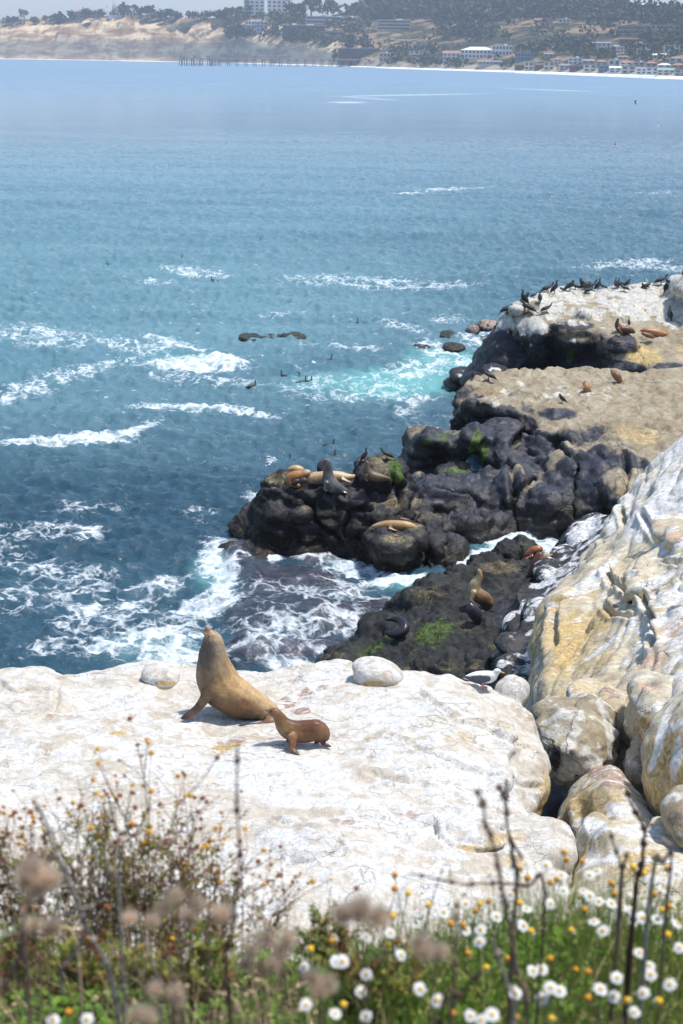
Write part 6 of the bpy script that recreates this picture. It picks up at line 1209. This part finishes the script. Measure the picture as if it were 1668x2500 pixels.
stuff_mesh('feathery_greens', [P1, P2], [L_GREEN, L_DEEP, L_YEL], 'feathery green stems and leaves filling the daisy patch')
# lush low clover-like cover left of the daisies
def rosette(n, xr, yr, seed, rr=(.012, .03), nl=(5, 9), hz=(.01, .10), dens=None):
    r = np.random.default_rng(seed); V = []; F = []; Mi = []; c = 0
    while c < n:
        x, y = r.uniform(*xr), r.uniform(*yr)
        if dens is not None and r.uniform() > dens(x, y): continue
        g = float(gz(x, y)); z = g+r.uniform(*hz); mi = int(r.integers(0, 3)); R = r.uniform(*rr)
        for i in range(int(r.integers(*nl))):
            a = r.uniform(0, 6.28); e = r.uniform(.1, .9); d = unit([math.cos(a), math.sin(a), e]); w = unit([-math.sin(a), math.cos(a), r.uniform(-.3, .3)])*R*.28; p = np.array([x, y, z]); k = len(V)
            V += [tuple(p), tuple(p+d*R*.55-w), tuple(p+d*R), tuple(p+d*R*.55+w)]; F.append((k, k+1, k+2, k+3)); Mi.append(mi)
        c += 1
    return V, F, Mi
blot = lambda x, y: float(sstep(-.15, .25, fbm(np.array([[x*2.3, y*2.3, 0]]), 3, 9)[0]+.15))
P3 = rosette(8000, (-1.7, .55), (1.5, 3.3), 41, dens=blot, rr=(.007, .018))
stuff_mesh('ground_cover', [P3], [L_GREEN, L_DEEP, L_GREEN], 'lush bright green small-leaved ground cover at the bottom centre and left')
P4 = blades(4200, (-1.7, 1.6), (1.5, 3.5), (.05, .22), (.0008, .0020), [0], 43, None, 1.1)
P5 = leaflets([((x, y, float(gz(x, y))), (x+a, y+b, float(gz(x, y))+.05+c_)) for x, y, a, b, c_ in zip(r_.uniform(-1.7, 1.5, 500), r_.uniform(1.5, 3.5, 500), r_.uniform(-.1, .1, 500), r_.uniform(-.1, .1, 500), r_.uniform(0, .15, 500))], [1], 9, (.008, .02), 10)
P4b = blades(1500, (-1.7, .2), (2.6, 3.45), (.10, .34), (.0007, .0014), [0], 47, None, .8)
P4 = (P4[0]+P4b[0], P4[1]+[tuple(i+len(P4[0]) for i in q) for q in P4b[1]], [])
stuff_mesh('dry_litter', [(P4[0], P4[1], [0]*len(P4[1])), P5], [STRAW, L_DRY], 'dry straw and brown leaves lying among the greens')
# the tall dry bush on the left: separate plants
HEADS = []
for mt in (BRH, OCH, BRH, ODISK):
    b = MB(); v0, f0 = ico(1); b.add(v0*(1+.18*vnoise(v0*3, len(HEADS)))[:, None]*np.array([1, 1, .8]), f0)
    for i in range(7):
        a = 6.28*i/7; b.add([(math.cos(a)*.7, math.sin(a)*.7, 0), (math.cos(a+.25)*1.35, math.sin(a+.25)*1.35, -.3), (math.cos(a-.25)*1.2, math.sin(a-.25)*1.2, -.5)], [(0, 1, 2)])
    me = b.mesh('flower_head'); me.materials.append(mt); HEADS.append(me)
def shrub(px, py, y, hpx, wpx, nst, label, seed, name='dry_bush', green=.5, heads=34, cat='bush', dead=.5, leafper=26):
    """foot at a pixel and forward distance; height and width in photo pixels"""
    r = np.random.default_rng(seed); f = PY(px, py, y); m = (f-Vector((0, 0, H))).length/FPX; z0 = float(gz(f.x, y)); t = empty(name, (f.x, y, z0-.02))
    top = PY(px, py-hpx, y); Hh = top.z-z0; W = wpx*m/2; sb = MB(); lf = []; tips = []
    for i in range(nst):
        u = r.uniform(-1, 1); hh = Hh*(1-.45*abs(u)**1.5)*r.uniform(.6, 1.0); ex = u*W; ey = r.uniform(-.5, .5)*W*.6; bx, by = u*W*.35, ey*.3
        pts = [np.array([bx, by, 0])]; k = 7
        for s in range(1, k+1):
            q = s/k; pts.append(np.array([bx+(ex-bx)*q**1.2, by+(ey-by)*q, hh*q])+r.normal(size=3)*np.array([.008, .008, .003])*q)
        r0 = r.uniform(.0015, .0030); sb.tube(pts, [r0*(1-.75*s/k) for s in range(k+1)], 4, 0 if r.uniform() < .6 else 1); lf.append((pts[1], pts[5])); tips.append(pts[-1])
        for _ in range(int(r.integers(3, 7))):
            s = int(r.integers(2, k)); p = pts[s]; d = unit([r.normal(), r.normal()*.6, 1.3]); L = r.uniform(.04, .15)*Hh/.5; e = p+d*L; mid = p+d*L*.5+r.normal(size=3)*.006
            sb.tube([p, mid, e], [r0*.5, r0*.4, r0*.25], 4, 0 if r.uniform() < .6 else 1); tips.append(e); lf.append((p, e))
    sb.build('stems', [TWIG, TWIGG], t)
    lo = [q for q in lf if q[0][2] < Hh*.62]; V, F, Mi = leaflets(lo, [0, 1, 2, 3], seed+1, (.006, .018), leafper); r.shuffle(Mi) if False else None
    me = bpy.data.meshes.new('foliage'); me.from_pydata(V, [], F); me.polygons.foreach_set('material_index', [int(x) for x in Mi]); me.update()
    link('foliage', me, [L_YEL, L_DRY, L_GREEN if green > .8 else L_DRY, L_DRY if r.uniform() < dead else L_YEL], t)
    tips = sorted(tips, key=lambda p: -p[2]); 
    for i in range(min(heads, len(tips))):
        p = tips[i*max(1, len(tips)//(heads*2)) % len(tips)]; o = bpy.data.objects.new('flower_head', HEADS[int(r.integers(0, 4))]); col.objects.link(o); o.parent = t; o.location = tuple(p); s = r.uniform(.0045, .0085); o.scale = (s, s, s); o.rotation_euler = (r.uniform(-.6, .6), r.uniform(-.6, .6), r.uniform(0, 6))
    tag(t, label, cat, 'dry flowering bushes on the bank'); return t
shrub(60, 2320, 3.35, 400, 280, 22, 'dry bush with brown seed heads at the far left edge', 61, green=.3)
shrub(200, 2300, 3.5, 460, 330, 34, 'tallest dry bush with many orange-brown heads, left of centre of the bushes', 62, green=.6, heads=46, leafper=24)
shrub(345, 2300, 3.4, 500, 320, 36, 'broad dry bush with yellow and brown heads, in the middle of the bush group', 63, green=.6, heads=50, leafper=24)
shrub(470, 2300, 3.55, 480, 240, 30, 'yellow-green dry bush at the right side of the bush group', 64, green=.7, heads=30, leafper=28)
shrub(585, 2320, 3.45, 360, 260, 18, 'sparse reddish bush, rightmost of the dry bushes', 65, green=.2, heads=30, dead=1, leafper=14)
shrub(130, 2480, 2.9, 330, 320, 26, 'low green-brown bush at the bottom left corner', 66, green=.9, heads=8, leafper=60)
shrub(420, 2480, 2.9, 300, 320, 26, 'low yellow-green bush at the bottom, below the tall dry ones', 67, green=.9, heads=8, leafper=60)
shrub(800, 2330, 3.2, 190, 120, 14, 'small dark green sprig standing alone before the white rock', 68, name='green_sprig', green=.9, heads=0, cat='plant', leafper=60, dead=0)
shrub(925, 2440, 2.8, 260, 260, 22, 'low green bush between the ground cover and the daisies', 69, name='green_bush', green=.9, heads=4, leafper=50, dead=0)
# fuzzy seed plumes close to the camera
def plume(px, py, y, rpx, label, seed, lobes=3):
    r = np.random.default_rng(seed); c = PY(px, py, y); m = (c-Vector((0, 0, H))).length/FPX; R = rpx*.82*m; t = empty('seed_plume', (c.x, c.y, float(gz(c.x, y))-.02)); L = c.z-t.location.z
    s = MB(); s.tube([(r.uniform(-.03, .03), .02, 0), (r.uniform(-.01, .01), 0, L*.5), (0, 0, L)], [.0022, .002, .0016], 5); s.build('stem', TWIG, t)
    V = []; F = []; cs = [np.array([r.uniform(-.75, .75)*R, r.uniform(-.3, .3)*R, L+r.uniform(-.4, .5)*R]) for _ in range(lobes)]
    for q in cs:
        for _ in range(420):
            d = unit(r.normal(size=3)); d[2] += .2; k = len(V); rr = R*r.uniform(.3, .62); w = unit(np.cross(d, r.normal(size=3)))*R*.022; p = q+d*rr*.25; e = q+d*rr; V += [tuple(p-w), tuple(p+w), tuple(e)]; F.append((k, k+1, k+2))
    me = bpy.data.meshes.new('plume'); me.from_pydata(V, [], F); link('plume', me, PLUME, t); tag(t, label, 'seed head', 'fuzzy brown seed heads close to the camera')
for i, (px, py, y, rp, lab, lb) in enumerate([(80,2165,1.45,95,'large blurred brown seed head at the left edge',4),(440,2215,1.5,62,'blurred pale seed head left of a pair above the ground cover',3),(505,2225,1.48,64,'blurred pale seed head right of a pair above the ground cover',3),(350,2260,1.55,60,'small faint seed head between the big left one and the pair',2),
    (893,2208,1.45,90,'darkest blurred seed head, in front of the white rock at centre',4),(690,2310,1.4,75,'blurred seed head above right in the lower centre pair',3),(640,2350,1.42,62,'blurred seed head below left in the lower centre pair',3),(1060,2325,1.5,72,'blurred tan seed head rightmost, beside the daisies',3),(410,2435,1.35,56,'round blurred seed head near the bottom left of centre',3),
    (322,2472,1.3,62,'pale blurred seed head cut by the bottom edge',3),(787,2400,1.4,70,'tall blurred seed head below the dark one at centre',3),(110,2260,1.5,60,'brown blurred seed head right below the large left one',3)]): plume(px, py, y, rp, lab, 300+i, lb)
# bare stalks
def stalk(pts, y, rp, label, mat, forks=(), name='bare_stalk'):
    w = [PY(px, py, y+(d[0] if d else 0)) for px, py, *d in pts]; base = Vector((w[-1].x, w[-1].y, float(gz(w[-1].x, w[-1].y))-.03)); w.append(base) if base.z < w[-1].z-.02 else None
    t = base.copy(); o_ = MB(); m = w[0].y/FPX*1.1; n_ = len(w); k = [np.array(p-t) for p in w]; k = catmull(k, 5, False); N = len(k)
    r = np.random.default_rng(int(abs(pts[0][0])));
    o_.tube([p+r.normal(size=3)*.0012 for p in k], [max(rp*.78*m*(.45+.55*i/N)*(1+.18*r.normal()), .0006) for i in range(N)], 6)
    for f in forks:
        q = [np.array(PY(px, py, y)-t) for px, py in f]; o_.tube(catmull(q, 4, False), rp*m*.5, 5)
    for i in range(2, N-1, 4): o_.add(ico(1)[0]*rp*m*1.25+k[i], ico(1)[1])
    ob = o_.build(name, mat, None, True); ob.location = t; tag(ob, label, 'dry stalk', 'bare dry stalks on the bank'); return ob
T6 = lambda *p: [D6(*q) for q in p]; T5 = lambda *p: [D5(*q) for q in p]; T3 = lambda *p: [V3(*q) for q in p]
stalk(T3((172,905),(205,975),(240,1150))+T6((690,180),(735,400),(772,580),(800,780),(850,1034)), 2.0, 9, 'long bare grey-brown stalk rising left of the daisies', TWIG, [T3((240,1020),(225,960))])
stalk(T3((318,872),(352,930),(372,960),(385,1100),(420,1340))+T6((790,300),(800,420)), 2.5, 8, 'forked brown stalk right of the long bare one', TWIG, [T3((372,960),(378,830)), T3((400,1220),(480,1370))])
stalk(T3((1182,885),(1235,1030),(1305,1165),(1300,1300),(1275,1480))+T6((1350,420)), 2.6, 9, 'dark thick stalk with a kink standing at the right', TWIGD, [T3((1305,1165),(1345,1140),(1370,1150))])
stalk(T3((1075,1180),(1110,1300),(1150,1420),(1150,1540)), 2.6, 6, 'thin stalk left of the dark kinked one', TWIG)
stalk(T3((1195,1320),(1170,1420),(1155,1540)), 2.55, 7, 'short brown stalk joining the thin one near the kinked stalk', TWIG)
stalk(T3((1568,1180),(1500,1290),(1430,1390),(1360,1480)), 2.5, 8, 'slanting pale stalk at the right edge of the photo', TWIGG, [T3((1500,1290),(1420,1230))])
stalk(T3((1500,1240),(1490,1340),(1480,1440)), 2.55, 6, 'short stalk under the slanting pale one at the right edge', TWIG)
stalk(T6((310,340),(480,378),(600,392),(720,388),(860,400),(930,430)), 2.35, 6, 'dark twig lying almost level in front of the white rock', TWIGD)
stalk(T6((535,470),(520,700),(525,900),(500,1034)), 1.9, 9, 'blurred dark stalk left of the daisies near the bottom', TWIG)
stalk(T6((640,780),(560,900),(450,1034)), 1.8, 10, 'blurred dark twig slanting to the bottom centre right', TWIGD)
stalk(T6((470,300),(430,420),(385,600),(375,700)), 2.8, 3, 'thin wiry stalk with drooping top before the white rock', TWIG, [T6((470,300),(500,310),(495,370))])
stalk(T6((690,640),(760,850),(790,1034)), 1.9, 9, 'blurred grey stalk leaning right among the daisies', TWIGG)
stalk(T5((1093,-260),(1085,0),(1100,260),(1090,420),(1060,620),(1035,720),(1045,850),(1060,1034)), 2.1, 8, 'tall dark stalk rising from the bottom left of centre', TWIGD, [T5((1040,480),(1025,640))])
stalk(T5((150,0),(215,120),(262,260),(340,430),(400,600),(470,720),(530,900),(545,1034)), 2.3, 9, 'long pale grey branch crossing the left bushes downwards', TWIGG, [T5((400,600),(330,730),(280,790),(290,900)), T5((340,430),(300,300))])
stalk(T5((500,0),(545,180),(550,330),(545,480)), 3.0, 6, 'grey upright branch in the middle of the dry bushes', TWIGG)
stalk(T5((660,640),(700,740),(730,860),(740,1034)), 2.1, 6, 'thin grey stalk below the pair of seed heads', TWIGG)
stalk(T5((770,700),(790,800),(805,870),(800,1000)), 2.1, 7, 'red-brown stalk standing in the ground cover left of centre', TWIG)
stalk(T5((0,640),(120,600),(300,530),(450,480),(540,390)), 2.3, 6, 'grey twig slanting up from the left edge', TWIGG)
stalk(T5((-20,940),(100,700),(110,600)), 1.7, 12, 'thick blurred brown stalk under the large left seed head', TWIG)
for i, (a, b, yy) in enumerate([((820,840),(825,960),2.3),((865,855),(850,960),2.3),((985,885),(1110,1000),2.3),((1110,655),(1260,660),2.7),((1150,840),(1230,900),2.5),((1320,900),(1440,885),2.4),((1350,985),(1420,1034),2.2),((1100,940),(1180,925),2.35),((240,610),(350,655),2.5)]):
    stalk([D5(*a), D5(*b)], yy, 6, ['short upright straw, left of two near the bottom','short upright straw, right of two near the bottom','pale straw slanting over the ground cover','level straw just below the white rock','pale straw bent above the ground cover','level straw left of the daisies','straw slanting out of the bottom edge','small level straw in the ground cover','pale twig among the left bushes'][i], STRAW, name='straw')
log('plants')
